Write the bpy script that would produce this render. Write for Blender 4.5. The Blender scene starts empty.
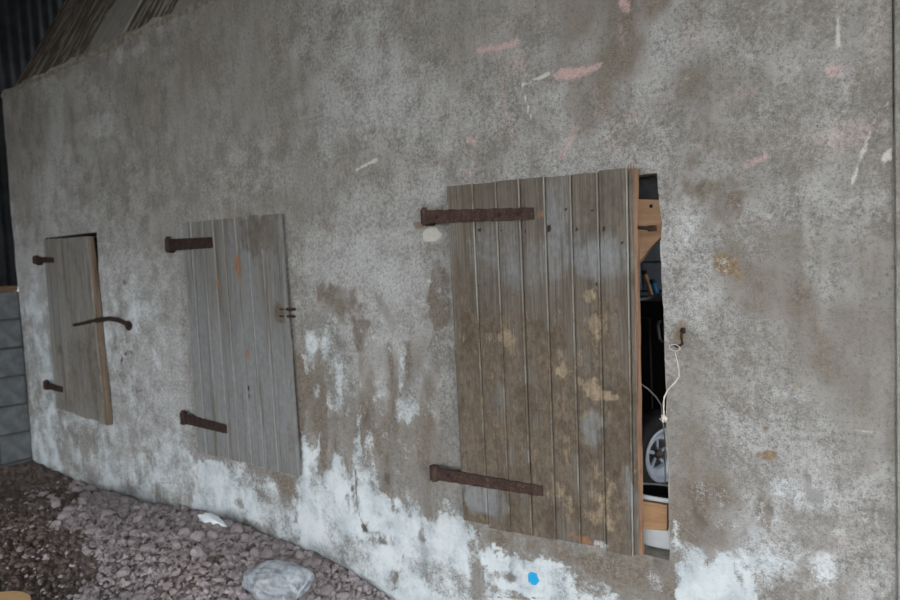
import bpy, bmesh, math, random
import numpy as np
from mathutils import Vector, Matrix

random.seed(7)
rng = np.random.default_rng(11)
SC = bpy.context.scene
COL = SC.collection

# ------------------------------------------------------------------ camera
FPX = 722.0
YAW, PITCH, ROLL = 0.6884, -0.0657, -0.0470
CAM = np.array([0.0, -2.1199, 1.7086])
_F = np.array([-math.sin(YAW)*math.cos(PITCH), math.cos(YAW)*math.cos(PITCH), math.sin(PITCH)])
_R0 = np.array([math.cos(YAW), math.sin(YAW), 0.0])
_U0 = np.cross(_R0, _F)
_R = _R0*math.cos(ROLL) + _U0*math.sin(ROLL)
_U = -_R0*math.sin(ROLL) + _U0*math.cos(ROLL)
cam_data = bpy.data.cameras.new('camera')
cam_data.sensor_width = 36.0
cam_data.lens = FPX/900.0*36.0
cam_data.clip_start = 0.05
cam_data.dof.use_dof = True
cam_data.dof.focus_distance = 2.5
cam_data.dof.aperture_fstop = 2.4
cam = bpy.data.objects.new('camera', cam_data)
COL.objects.link(cam)
M = Matrix(((_R[0], _U[0], -_F[0], CAM[0]), (_R[1], _U[1], -_F[1], CAM[1]), (_R[2], _U[2], -_F[2], CAM[2]), (0, 0, 0, 1)))
cam.matrix_world = M
SC.camera = cam

# ------------------------------------------------------------------ sky and exposure
w = bpy.data.worlds.new('overcast_sky')
SC.world = w
w.use_nodes = True
bg = w.node_tree.nodes['Background']
bg.inputs['Color'].default_value = (0.97, 0.985, 1.0, 1)
bg.inputs['Strength'].default_value = 1.0
SC.view_settings.view_transform = 'Standard'
SC.view_settings.look = 'None'
SC.view_settings.gamma = 1.0
SC.view_settings.use_curve_mapping = False
SC.view_settings.exposure = 2.52
try:
    SC.cycles.max_bounces = 8
    SC.cycles.diffuse_bounces = 5
except Exception:
    pass

# ------------------------------------------------------------------ pixel rays to places
def ray(px, py):
    return _F + _R*((px-450.0)/FPX) - _U*((py-300.0)/FPX)
def on_y(px, py, y=0.0):
    d = ray(px, py); return CAM + d*((y-CAM[1])/d[1])
def on_z(px, py, z):
    d = ray(px, py); return CAM + d*((z-CAM[2])/d[2])
def on_x(px, py, x):
    d = ray(px, py); return CAM + d*((x-CAM[0])/d[0])

# ------------------------------------------------------------------ helpers
def tag(o, label, cat=None, group=None, kind=None):
    o['label'] = label
    if cat: o['category'] = cat
    if group: o['group'] = group
    if kind: o['kind'] = kind
    return o
def empty(name, loc=(0, 0, 0)):
    o = bpy.data.objects.new(name, None); COL.objects.link(o); o.location = loc
    o.empty_display_size = 0.1
    return o
def link(name, me, parent=None):
    o = bpy.data.objects.new(name, me); COL.objects.link(o)
    if parent is not None:
        o.parent = parent
    return o
def finish(bm, name, mat, parent=None, smooth=False, off=None):
    if off is not None:
        bmesh.ops.translate(bm, verts=bm.verts, vec=-Vector(off))
    bmesh.ops.recalc_face_normals(bm, faces=bm.faces)
    me = bpy.data.meshes.new(name)
    bm.to_mesh(me); bm.free()
    for m in (mat if isinstance(mat, (list, tuple)) else [mat]):
        me.materials.append(m)
    if smooth:
        me.polygons.foreach_set('use_smooth', [True]*len(me.polygons))
    return link(name, me, parent)
def box(bm, lo, hi, bev=0.0, mi=0):
    r = bmesh.ops.create_cube(bm, size=1.0)
    c = [(lo[i]+hi[i])/2 for i in range(3)]; s = [hi[i]-lo[i] for i in range(3)]
    for v in r['verts']:
        v.co = Vector((c[0]+v.co.x*s[0], c[1]+v.co.y*s[1], c[2]+v.co.z*s[2]))
    if bev > 0:
        ed = list({e for v in r['verts'] for e in v.link_edges})
        bmesh.ops.bevel(bm, geom=ed, offset=bev, segments=1, affect='EDGES')
    return r
def tube(bm, pts, rad, seg=8, cap=True):
    pts = [Vector(p) for p in pts]
    rads = rad if isinstance(rad, (list, tuple)) else [rad]*len(pts)
    rings = []
    up = Vector((0.13, 0.31, 0.94)).normalized()
    for i, p in enumerate(pts):
        a = pts[max(0, i-1)]; b = pts[min(len(pts)-1, i+1)]
        t = (b-a).normalized()
        n = t.cross(up)
        if n.length < 1e-3: n = t.cross(Vector((1, 0, 0)))
        n.normalize(); bn = t.cross(n)
        rings.append([bm.verts.new(p+(n*math.cos(k*2*math.pi/seg)+bn*math.sin(k*2*math.pi/seg))*rads[i]) for k in range(seg)])
    for r0, r1 in zip(rings, rings[1:]):
        for k in range(seg):
            bm.faces.new((r0[k], r0[(k+1) % seg], r1[(k+1) % seg], r1[k]))
    if cap:
        bm.faces.new(rings[0][::-1]); bm.faces.new(rings[-1])
def lathe(bm, prof, seg=32, axis='Z', mi=0):
    rings = []
    for r, h in prof:
        rings.append([bm.verts.new((r*math.cos(k*2*math.pi/seg), r*math.sin(k*2*math.pi/seg), h)) for k in range(seg)])
    fs = []
    for a, b in zip(rings, rings[1:]):
        for k in range(seg):
            fs.append(bm.faces.new((a[k], a[(k+1) % seg], b[(k+1) % seg], b[k])))
    for f in fs: f.material_index = mi
    return rings

# numpy noise ------------------------------------------------------
def vnoise(x, y, seed=0):
    xi = np.floor(x).astype(np.int64); yi = np.floor(y).astype(np.int64)
    fx = x-xi; fy = y-yi
    fx = fx*fx*(3-2*fx); fy = fy*fy*(3-2*fy)
    def h(a, b):
        n = (a*374761393 + b*668265263 + seed*1442695041) & 0xffffffff
        n = ((n ^ (n >> 13))*1274126177) & 0xffffffff
        return ((n ^ (n >> 16)) & 0xffff)/65535.0
    return (h(xi, yi)*(1-fx)+h(xi+1, yi)*fx)*(1-fy) + (h(xi, yi+1)*(1-fx)+h(xi+1, yi+1)*fx)*fy
def fbm(x, y, seed=0, oct=4):
    s = 0; a = 0.5; t = 0
    for o in range(oct):
        s = s + a*vnoise(x*2**o+17.3*o, y*2**o+5.1*o, seed+o); t += a; a *= 0.5
    return s/t
def sstep(a, b, x):
    t = np.clip((x-a)/(b-a), 0, 1); return t*t*(3-2*t)

# stains: shapes traced on the photograph, turned into metres on the wall plane ----
def seg_dist(P, a, b):
    ab = b-a; t = np.clip(((P-a)@ab)/max(1e-12, ab@ab), 0, 1)
    return np.linalg.norm(P-a-t[:, None]*ab, axis=1)
class Stains:
    def __init__(self, X, Z, y):
        self.P = np.stack([X, Z], 1); self.y = y
        self.L = {}
        self.wob = fbm(X*22, Z*22, 3, 4)-0.5
        self.wob2 = fbm(X*70, Z*60, 9, 3)-0.5
        self.vst = fbm(X*45, Z*5, 21, 4)-0.5
    def uv(self, p):
        q = on_y(p[0], p[1], self.y); return np.array([q[0], q[2]])
    def layer(self, n):
        if n not in self.L: self.L[n] = np.zeros(len(self.P))
        return self.L[n]
    def put(self, n, idx, val, mode):
        A = self.layer(n)
        if mode == 'max': A[idx] = np.maximum(A[idx], val)
        elif mode == 'sub': A[idx] = A[idx]*(1-val)
        else: A[idx] = A[idx]+(1-A[idx])*val
    def near(self, pts, pad):
        lo = pts.min(0)-pad; hi = pts.max(0)+pad
        P = self.P
        return np.nonzero((P[:, 0] > lo[0]) & (P[:, 0] < hi[0]) & (P[:, 1] > lo[1]) & (P[:, 1] < hi[1]))[0]
    def edge(self, idx, sd, s, fe, rough, vs):
        sd = sd + self.wob[idx]*rough*3.6 + self.wob2[idx]*rough*2.2 + self.vst[idx]*vs
        return s*sstep(fe, -fe, sd)
    def poly(self, n, pts, s=1.0, fe=0.015, rough=0.02, vs=0.0, mode='add'):
        q = np.array([self.uv(p) for p in pts]); idx = self.near(q, fe+rough*3+vs)
        if not len(idx): return
        P = self.P[idx]; d = np.full(len(idx), 1e9); ins = np.zeros(len(idx), bool)
        for a, b in zip(q, np.roll(q, -1, 0)):
            d = np.minimum(d, seg_dist(P, a, b))
            c = ((a[1] > P[:, 1]) != (b[1] > P[:, 1]))
            with np.errstate(divide='ignore', invalid='ignore'):
                ins ^= c & (P[:, 0] < (b[0]-a[0])*(P[:, 1]-a[1])/(b[1]-a[1])+a[0])
        sd = np.where(ins, -d, d)
        self.put(n, idx, self.edge(idx, sd, s, fe, rough, vs), mode)
    def stroke(self, n, pts, wpx, s=1.0, fe=None, rough=0.003, mode='add'):
        q = np.array([self.uv(p) for p in pts]); m = pts[len(pts)//2]
        r = abs(self.uv((m[0], m[1]+1))[1]-self.uv(m)[1])*wpx/2
        fe = fe if fe is not None else max(0.006, r*0.6)
        idx = self.near(q, r+fe+rough*2)
        if not len(idx): return
        P = self.P[idx]; d = np.full(len(idx), 1e9)
        for a, b in zip(q, q[1:]): d = np.minimum(d, seg_dist(P, a, b))
        self.put(n, idx, self.edge(idx, d-r, s, fe, rough, 0), mode)
    def blob(self, n, px, py, rx, ry, s=1.0, fe=None, rough=0.01, vs=0.0, mode='add'):
        c = self.uv((px, py)); ax = abs(self.uv((px+rx, py))[0]-c[0]); az = abs(self.uv((px, py+ry))[1]-c[1])
        m = min(ax, az); fe = fe if fe is not None else m*0.5
        idx = self.near(np.array([c-[ax, az], c+[ax, az]]), fe+rough*2+vs)
        if not len(idx): return
        P = self.P[idx]-c
        sd = (np.sqrt((P[:, 0]/ax)**2+(P[:, 1]/az)**2)-1)*m
        self.put(n, idx, self.edge(idx, sd, s, fe, rough, vs), mode)
    def write(self, me, attr, names):
        a = me.color_attributes.new(attr, 'FLOAT_COLOR', 'POINT')
        out = np.zeros((len(self.P), 4), np.float32)
        for i, n in enumerate(names):
            if n in self.L: out[:, i] = np.clip(self.L[n], 0, 1)
        a.data.foreach_set('color', out.ravel())

# materials --------------------------------------------------------
class NT:
    def __init__(self, name):
        self.m = bpy.data.materials.new(name); self.m.use_nodes = True
        self.t = self.m.node_tree; self.n = self.t.nodes; self.l = self.t.links
        self.b = self.n['Principled BSDF']
        self.tc = self.n.new('ShaderNodeTexCoord')
        self.b.inputs['Specular IOR Level'].default_value = 0.2
        self.b.inputs['Roughness'].default_value = 0.9
    def set(self, sock, v):
        if hasattr(v, 'is_output'): self.l.new(v, sock)
        else: sock.default_value = v
    def co(self, scale=(1, 1, 1), loc=(0, 0, 0), src='Object', rot=(0, 0, 0)):
        mp = self.n.new('ShaderNodeMapping'); self.l.new(self.tc.outputs[src], mp.inputs[0])
        mp.inputs['Scale'].default_value = scale; mp.inputs['Location'].default_value = loc; mp.inputs['Rotation'].default_value = rot
        return mp.outputs[0]
    def noise(self, vec, scale, detail=4, rough=0.55, dist=0.0):
        t = self.n.new('ShaderNodeTexNoise'); self.l.new(vec, t.inputs['Vector'])
        t.inputs['Scale'].default_value = scale; t.inputs['Detail'].default_value = detail
        t.inputs['Roughness'].default_value = rough; t.inputs['Distortion'].default_value = dist
        return t.outputs[0]
    def math(self, op, a, b=0.0, clamp=False):
        t = self.n.new('ShaderNodeMath'); t.operation = op; t.use_clamp = clamp
        self.set(t.inputs[0], a); self.set(t.inputs[1], b); return t.outputs[0]
    def ramp(self, v, a, b, lo=0.0, hi=1.0):
        t = self.n.new('ShaderNodeMapRange'); t.interpolation_type = 'SMOOTHSTEP'
        self.set(t.inputs['Value'], v); t.inputs['From Min'].default_value = a; t.inputs['From Max'].default_value = b
        t.inputs['To Min'].default_value = lo; t.inputs['To Max'].default_value = hi; return t.outputs[0]
    def mix(self, f, a, b, mode='MIX'):
        t = self.n.new('ShaderNodeMix'); t.data_type = 'RGBA'; t.blend_type = mode
        self.set(t.inputs['Factor'], f)
        self.set(t.inputs[6], a if hasattr(a, 'is_output') else (*a, 1)); self.set(t.inputs[7], b if hasattr(b, 'is_output') else (*b, 1))
        return t.outputs[2]
    def attr(self, name):
        a = self.n.new('ShaderNodeAttribute'); a.attribute_name = name
        s = self.n.new('ShaderNodeSeparateColor'); self.l.new(a.outputs['Color'], s.inputs[0])
        return [s.outputs[0], s.outputs[1], s.outputs[2], a.outputs['Alpha']]
    def bump(self, h, strength=0.4, dist=0.01):
        t = self.n.new('ShaderNodeBump'); self.l.new(h, t.inputs['Height'])
        t.inputs['Strength'].default_value = strength; t.inputs['Distance'].default_value = dist
        self.l.new(t.outputs[0], self.b.inputs['Normal'])
    def color(self, c):
        self.set(self.b.inputs['Base Color'], c if hasattr(c, 'is_output') else (*c, 1)); return self.m

def plain(name, c, rough=0.8, metal=0.0, var=0.25, scale=20, bump=0.0, spec=0.3):
    t = NT(name); n = t.noise(t.co(), scale, 5, 0.6)
    f = t.ramp(n, 0.3, 0.7)
    col = t.mix(f, tuple(x*(1-var) for x in c), tuple(min(1, x*(1+var)) for x in c))
    t.b.inputs['Roughness'].default_value = rough; t.b.inputs['Metallic'].default_value = metal
    t.b.inputs['Specular IOR Level'].default_value = spec
    if bump: t.bump(n, bump, 0.01)
    return t.color(col)

def plaster(name, masks=True):
    t = NT(name)
    o = t.co()
    big = t.noise(o, 1.5, 4, 0.6); med = t.noise(o, 8, 6, 0.65); fine = t.noise(o, 70, 5, 0.72)
    grain = t.noise(o, 250, 3, 0.65)
    streak = t.noise(t.co((16, 16, 1.4)), 1.5, 5, 0.62)
    warm = t.noise(t.co(loc=(4, 7, 2)), 3.2, 5, 0.6)
    sp = t.math('ADD', t.math('MULTIPLY', fine, 0.5), t.math('MULTIPLY', grain, 0.5))
    spk = t.math('MULTIPLY', t.math('SUBTRACT', sp, 0.5), 2.4)          # centred speckle
    medc = t.math('MULTIPLY', t.math('SUBTRACT', med, 0.5), 2.4)
    base = t.mix(t.ramp(med, 0.32, 0.68), (0.190, 0.183, 0.170), (0.325, 0.320, 0.308))
    base = t.mix(t.ramp(warm, 0.46, 0.64, 0, 0.5), base, (0.190, 0.170, 0.146))
    base = t.mix(t.ramp(big, 0.40, 0.65, 0, 0.45), base, (0.30, 0.300, 0.290))
    base = t.mix(t.ramp(streak, 0.45, 0.68, 0, 0.45), base, (0.165, 0.158, 0.140))
    base = t.mix(t.ramp(sp, 0.50, 0.62, 0, 0.42), base, (0.42, 0.412, 0.395))
    base = t.mix(t.ramp(sp, 0.49, 0.39, 0, 0.55), base, (0.135, 0.123, 0.108))
    def lay(base, mask, colA, colB, k, lo, hi, mul=1.0, km=0.5, csp=1.0):
        v = t.math('ADD', mask, t.math('MULTIPLY', spk, k))
        v = t.math('ADD', v, t.math('MULTIPLY', medc, k*km))
        f = t.math('MULTIPLY', t.ramp(v, lo, hi), t.ramp(mask, 0.0, 0.08))
        if mul != 1.0: f = t.math('MULTIPLY', f, mul)
        c = t.mix(t.ramp(t.math('ADD', t.math('MULTIPLY', sp, csp), t.math('MULTIPLY', med, 1-csp)), 0.40, 0.60), colA, colB)
        return t.mix(f, base, c), f
    h = t.math('ADD', t.math('MULTIPLY', fine, 0.6), t.math('MULTIPLY', grain, 0.45))
    if masks:
        gw, wh, br, pk = t.attr('stain_a'); dk, cr, tan, blue = t.attr('stain_b')
        base, f1 = lay(base, gw, (0.372, 0.380, 0.380), (0.485, 0.498, 0.500), 0.75, 0.15, 1.0, 0.92, 0.8)
        base, f2 = lay(base, br, (0.108, 0.090, 0.070), (0.235, 0.204, 0.170), 1.0, 0.22, 0.95, 0.92)
        base, f2b = lay(base, tan, (0.17, 0.125, 0.078), (0.29, 0.225, 0.155), 0.8, 0.35, 0.65)
        base = t.mix(t.ramp(sp, 0.485, 0.38, 0, 0.38), base, (0.125, 0.112, 0.097))
        base, f3 = lay(base, wh, (0.46, 0.525, 0.565), (0.63, 0.685, 0.71), 0.75, 0.22, 0.84, 0.95, 0.9, 0.25)
        base, f4 = lay(base, pk, (0.44, 0.30, 0.29), (0.56, 0.42, 0.41), 0.5, 0.08, 0.85, 0.88)
        base, f5 = lay(base, cr, (0.48, 0.47, 0.43), (0.58, 0.57, 0.53), 0.3, 0.25, 0.7)
        base, f6 = lay(base, dk, (0.05, 0.046, 0.04), (0.095, 0.085, 0.072), 0.7, 0.35, 0.80, 0.9)
        base = t.mix(t.ramp(blue, 0.4, 0.6), base, (0.02, 0.33, 0.62))
        h = t.math('ADD', t.math('MULTIPLY', h, t.math('SUBTRACT', 1.0, t.math('MULTIPLY', f3, 0.55))), t.math('MULTIPLY', f3, 0.75))
        h = t.math('ADD', h, t.math('MULTIPLY', f1, 0.25))
        h = t.math('SUBTRACT', h, t.math('MULTIPLY', f6, 0.5))
    pit = t.noise(t.co(loc=(1, 3, 5)), 75, 2, 0.5)
    base = t.mix(t.ramp(pit, 0.70, 0.76, 0, 0.6), base, (0.07, 0.064, 0.056))
    t.bump(h, 0.5, 0.010)
    return t.color(base)

def wood_attr(name, colA, colB, bead=None):
    t = NT(name)
    o = t.co()
    grain = t.noise(t.co((150, 30, 3.0)), 1.0, 6, 0.7, 0.6)
    board = t.noise(t.co((9.6, 0.1, 0.25)), 1.0, 1, 0.5)
    blot = t.noise(t.co((1, 1, 0.6)), 13, 7, 0.7); fine = t.noise(t.co((1, 1, 0.5)), 85, 5, 0.72)
    smear = t.noise(t.co((1.3, 1, 0.7)), 42, 7, 0.78, 0.3)
    sp = t.math('MULTIPLY', t.math('SUBTRACT', t.math('ADD', t.math('MULTIPLY', fine, 0.5), t.math('MULTIPLY', blot, 0.5)), 0.5), 2.2)
    base = t.mix(t.ramp(grain, 0.32, 0.68), tuple(x*0.9 for x in colA), tuple(x*1.05 for x in colB))
    base = t.mix(t.ramp(board, 0.35, 0.65, 0, 0.35), base, tuple(x*0.6 for x in colA))
    base = t.mix(t.ramp(blot, 0.48, 0.66, 0, 0.55), base, tuple(x*0.55 for x in colA))
    base = t.mix(t.ramp(grain, 0.37, 0.28, 0, 0.6), base, (0.045, 0.038, 0.03))
    vs = t.noise(t.co((38, 20, 1.6), loc=(2, 0, 4)), 1.0, 5, 0.65, 0.3)
    gb, mud, tan, org = t.attr('stain_a'); dk, wh, br, bd = t.attr('stain_b')
    def lay(base, mask, cA, cB, k, lo, hi, mul=1.0):
        v = t.math('ADD', mask, t.math('MULTIPLY', sp, k))
        v = t.math('ADD', v, t.math('MULTIPLY', t.math('SUBTRACT', grain, 0.5), k*0.8))
        f = t.math('MULTIPLY', t.math('MULTIPLY', t.ramp(v, lo, hi), t.ramp(mask, 0, 0.06)), mul)
        return t.mix(f, base, t.mix(t.ramp(smear, 0.34, 0.66), cA, cB)), f
    base, fg = lay(base, gb, (0.180, 0.192, 0.202), (0.265, 0.282, 0.295), 0.7, 0.2, 0.9, 0.8)
    base = t.mix(t.ramp(vs, 0.52, 0.66, 0, 0.6), base, (0.085, 0.068, 0.052))
    base = t.mix(t.ramp(vs, 0.44, 0.32, 0, 0.22), base, (0.28, 0.275, 0.26))
    base = t.mix(t.math('MULTIPLY', bd, 0.75), base, (0.37, 0.35, 0.31))
    base, fm = lay(base, mud, (0.085, 0.065, 0.047), (0.205, 0.160, 0.114), 1.4, 0.12, 0.85, 0.92)
    base, fb = lay(base, br, (0.072, 0.055, 0.040), (0.14, 0.11, 0.08), 0.7, 0.3, 0.8, 0.8)
    base, ft = lay(base, tan, (0.20, 0.155, 0.105), (0.34, 0.275, 0.195), 1.0, 0.3, 0.7)
    base, fo = lay(base, org, (0.215, 0.112, 0.066), (0.28, 0.155, 0.092), 0.5, 0.3, 0.7)
    base, fw = lay(base, wh, (0.46, 0.47, 0.47), (0.54, 0.55, 0.55), 0.5, 0.3, 0.7)
    base, fd = lay(base, dk, (0.022, 0.018, 0.015), (0.035, 0.028, 0.022), 0.5, 0.3, 0.7)
    crk = t.noise(t.co((0.7, 1, 1.0), loc=(3, 1, 8)), 30, 4, 0.6, 1.5)
    base = t.mix(t.math('MULTIPLY', t.ramp(t.math('ABSOLUTE', t.math('SUBTRACT', crk, 0.5)), 0.014, 0.0), t.math('MULTIPLY', fm, 0.6)), base, (0.05, 0.038, 0.026))
    h = t.math('ADD', t.math('MULTIPLY', grain, 0.6), t.math('MULTIPLY', fine, 0.3))
    h = t.math('ADD', h, t.math('MULTIPLY', fm, 0.45)); h = t.math('ADD', h, t.math('MULTIPLY', ft, 0.4)); h = t.math('ADD', h, t.math('MULTIPLY', smear, 0.4))
    t.bump(h, 0.6, 0.007)
    t.b.inputs['Roughness'].default_value = 0.75
    return t.color(base)

def wood(name, cA, cB, axis=2, fl=None, bump=0.4):
    t = NT(name)
    s = [60, 60, 60]; s[axis] = 2.5
    g = t.noise(t.co(tuple(s)), 1.0, 6, 0.65, 0.3); o = t.co(); b = t.noise(o, 14, 5, 0.6)
    c = t.mix(t.ramp(g, 0.3, 0.7), cA, cB)
    c = t.mix(t.ramp(b, 0.5, 0.75, 0, 0.5), c, tuple(x*0.55 for x in cA))
    if fl:
        s2 = [26, 26, 26]; s2[axis] = 3.0
        g2 = t.noise(t.co(tuple(s2)), 1.0, 6, 0.7, 0.5)
        c = t.mix(t.ramp(g2, 0.50, 0.58), c, fl)
    t.bump(g, bump, 0.006)
    return t.color(c)

def rust(name, k=1.0):
    t = NT(name); o = t.co()
    a = t.noise(o, 25, 6, 0.7); b = t.noise(o, 110, 4, 0.7)
    c = t.mix(t.ramp(a, 0.35, 0.65), (0.036*k, 0.024*k, 0.021*k), (0.066*k, 0.039*k, 0.032*k))
    c = t.mix(t.ramp(b, 0.52, 0.68, 0, 0.8), c, (0.13*k, 0.083*k, 0.060*k))
    t.b.inputs['Roughness'].default_value = 0.8; t.b.inputs['Metallic'].default_value = 0.1
    t.bump(t.math('ADD', a, b), 0.5, 0.004)
    return t.color(c)

M_WALL = plaster('weathered_plaster')
M_PIER = plaster('plain_weathered_plaster', masks=False)
M_REVEAL = plain('dark_rubble_reveal', (0.27, 0.25, 0.22), 0.95, var=0.4, scale=18, bump=0.6)
M_PLANK_A = wood_attr('muddy_grey_planks', (0.118, 0.102, 0.083), (0.178, 0.160, 0.136))
M_PLANK_B = wood_attr('silvery_grey_planks', (0.150, 0.148, 0.138), (0.222, 0.220, 0.210))
M_PLANK_C = wood_attr('faded_brown_grey_planks', (0.185, 0.175, 0.155), (0.27, 0.262, 0.24))
M_BEAD = wood('pale_worn_bead', (0.23, 0.215, 0.19), (0.36, 0.34, 0.31))
M_RAW = wood('raw_orange_timber_edge', (0.145, 0.088, 0.060), (0.30, 0.180, 0.112))
M_PINE = wood('pale_new_timber', (0.62, 0.38, 0.225), (0.74, 0.485, 0.31), axis=0, bump=0.15)
M_CARD = wood('brown_wood_offcut', (0.33, 0.19, 0.10), (0.44, 0.27, 0.15), axis=0, bump=0.15)
M_DARKWOOD = wood('dark_old_timber', (0.035, 0.032, 0.03), (0.06, 0.056, 0.052), axis=0)
M_RUST = rust('rusty_iron'); M_RUST_DARK = rust('dark_rusty_iron', 0.6)
M_ROOFBOARD = wood('flaking_roof_boards', (0.060, 0.046, 0.036), (0.10, 0.075, 0.058), axis=1, fl=(0.26, 0.255, 0.235))
M_ROOFBOARD2 = wood('grey_roof_board', (0.20, 0.195, 0.18), (0.28, 0.275, 0.255), axis=1)
M_SHEET = plain('dark_corrugated_iron', (0.016, 0.018, 0.020), 0.9, 0.0, 0.3, 8, spec=0.05)
M_BLOCK = plain('shaded_concrete_block', (0.095, 0.105, 0.112), 0.95, var=0.22, scale=14, bump=0.35)  # block grey darkened so the end wall's shade sits in its colour
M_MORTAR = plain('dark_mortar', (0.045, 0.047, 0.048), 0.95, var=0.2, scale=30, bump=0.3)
M_LIP = plain('rough_mortar_lip', (0.22, 0.205, 0.175), 0.95, var=0.35, scale=25, bump=0.7)

# ------------------------------------------------------------------ the plastered wall with its openings
XL, XR, ZT = -5.90, -0.29, 3.03
STEP = 0.01
OPEN = [(-1.71, -0.90, 0.71, 1.92), (-3.54, -2.74, 0.72, 1.90), (-5.34, -4.58, 0.74, 1.94)]
nx = int(round((XR-XL)/STEP))+1; nz = int(round((ZT-0.0)/STEP))+1
gx = np.linspace(XL, XR, nx); gz = np.linspace(0.0, ZT, nz)
GX, GZ = np.meshgrid(gx, gz)
fx, fz = GX.ravel().copy(), GZ.ravel().copy()
relief = (fbm(fx*1.8, fz*1.8, 5, 5)-0.5)*0.022 + (fbm(fx*14, fz*14, 8, 3)-0.5)*0.005
edge_w = np.exp(-((fx+0.90)/0.02)**2)
fx2 = fx + edge_w*((fbm(fz*9, fz*0+2.2, 31, 3)-0.5)*0.017)
top_w = sstep(2.93, 3.03, fz)
fz2 = fz + top_w*(fbm(fx*7, fx*0, 41, 4)-0.5)*0.05
verts = np.stack([fx2, relief, fz2], 1)
cx = (GX[:-1, :-1]+STEP/2); cz = (GZ[:-1, :-1]+STEP/2)
keep = np.ones_like(cx, bool)
for a, b, c, d in OPEN: keep &= ~((cx > a) & (cx < b) & (cz > c) & (cz < d))
ii = (np.arange(nz-1)[:, None]*nx+np.arange(nx-1)[None, :])
quads = np.stack([ii, ii+1, ii+1+nx, ii+nx], -1)[keep]
me = bpy.data.meshes.new('wall_back')
me.from_pydata(verts.tolist(), [], quads.tolist())
me.polygons.foreach_set('use_smooth', [True]*len(me.polygons))
me.materials.append(M_WALL)
S = Stains(fx, fz, 0.0)

# pale worn plaster
mac = fbm(fx*1.0+3, fz*1.15, 51, 3)-0.5; mac2 = fbm(fx*3.4, fz*3.0, 55, 4)-0.5; vstk = fbm(fx*9, fz*1.1, 57, 4)-0.5
S.layer('gw')[:] = 0.26 + 1.1*mac + 0.8*mac2 + 0.25*vstk
S.layer('gw')[:] += 0.34*sstep(-3.4, -5.0, fx)*sstep(2.4, 1.5, fz) - 0.12*sstep(2.2, 2.9, fz) - 0.07*sstep(-2.6, -1.2, fx)*sstep(0.9, 1.2, fz)
S.layer('gw')[:] = np.clip(S.layer('gw'), 0.02, 1)
lf = sstep(-3.3, -4.6, fx)*sstep(1.95, 1.45, fz); S.layer('wh')[:] = np.clip(lf*(0.52+0.7*mac2+0.3*vstk), 0, 0.7) + np.clip(0.34*sstep(0.95, 0.5, fz)*sstep(-1.5, -2.3, fx), 0, 1)*(fx > -3.4)
# vertical damp streaks between the shutters, blotches on the right, brown streaks towards the head of the wall
S.layer('br')[:] = np.clip(sstep(0.06, 0.20, fbm(fx*13, fz*1.6, 58, 4)-0.5+0.25*mac2)*0.62*sstep(-3.0, -2.6, fx)*sstep(-1.3, -1.75, fx)*sstep(0.35, 0.6, fz)*sstep(1.55, 1.2, fz)
    + 0.70*sstep(0.02, 0.20, fbm(fx*3.6+9, fz*3.2, 59, 4)-0.5)*sstep(-1.6, -0.9, fx)
    + 0.34*sstep(0.00, 0.20, fbm(fx*5, fz*0.9, 60, 4)-0.5)*sstep(2.0, 2.6, fz), 0, 1)
def many(layer, kind, items):
    for it in items:
        args, kw = it[:-1] if isinstance(it[-1], dict) else it, it[-1] if isinstance(it[-1], dict) else {}
        getattr(S, kind)(layer, *args, **kw)
many('gw', 'poly', [
    ([(24, 270), (40, 240), (50, 300), (62, 470), (34, 470)], 0.45, 0.08, 0.04),
    ([(97, 258), (150, 252), (182, 238), (192, 440), (205, 500), (112, 470)], 0.42, 0.03, 0.03),
    ([(285, 235), (345, 215), (440, 225), (448, 330), (440, 420), (330, 400), (300, 330)], 0.35, 0.12, 0.05),
    ([(673, 222), (745, 215), (742, 250), (735, 300), (700, 330), (675, 320)], 0.40, 0.05, 0.04),
    ([(760, 185), (890, 190), (888, 225), (780, 225)], 0.38, 0.05, 0.04),
    ([(705, 410), (800, 400), (850, 470), (890, 430), (892, 500), (830, 520), (760, 490), (720, 480)], 0.34, 0.07, 0.05),
    ([(700, 520), (790, 520), (850, 560), (870, 600), (690, 600)], 0.45, 0.05, 0.05),
])
many('gw', 'blob', [(375, 270, 14, 20, 0.5), (380, 406, 12, 22, 0.75), (430, 392, 22, 22, 0.5), (372, 356, 24, 40, 0.4), (352, 255, 20, 25, 0.3),
    (820, 280, 30, 20, 0.45), (808, 498, 46, 18, 0.6), (742, 540, 40, 38, 0.4), (105, 125, 12, 12, 0.5), (650, 60, 40, 40, 0.25), (700, 38, 40, 18, 0.35),
    (690, 300, 14, 30, 0.4), (860, 90, 28, 25, 0.3), (800, 120, 60, 30, 0.25), (120, 55, 5, 9, 0.6), (140, 50, 12, 6, 0.5), (240, 170, 60, 35, 0.3), (420, 100, 40, 40, 0.2), (480, 120, 50, 30, 0.2)])
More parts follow.
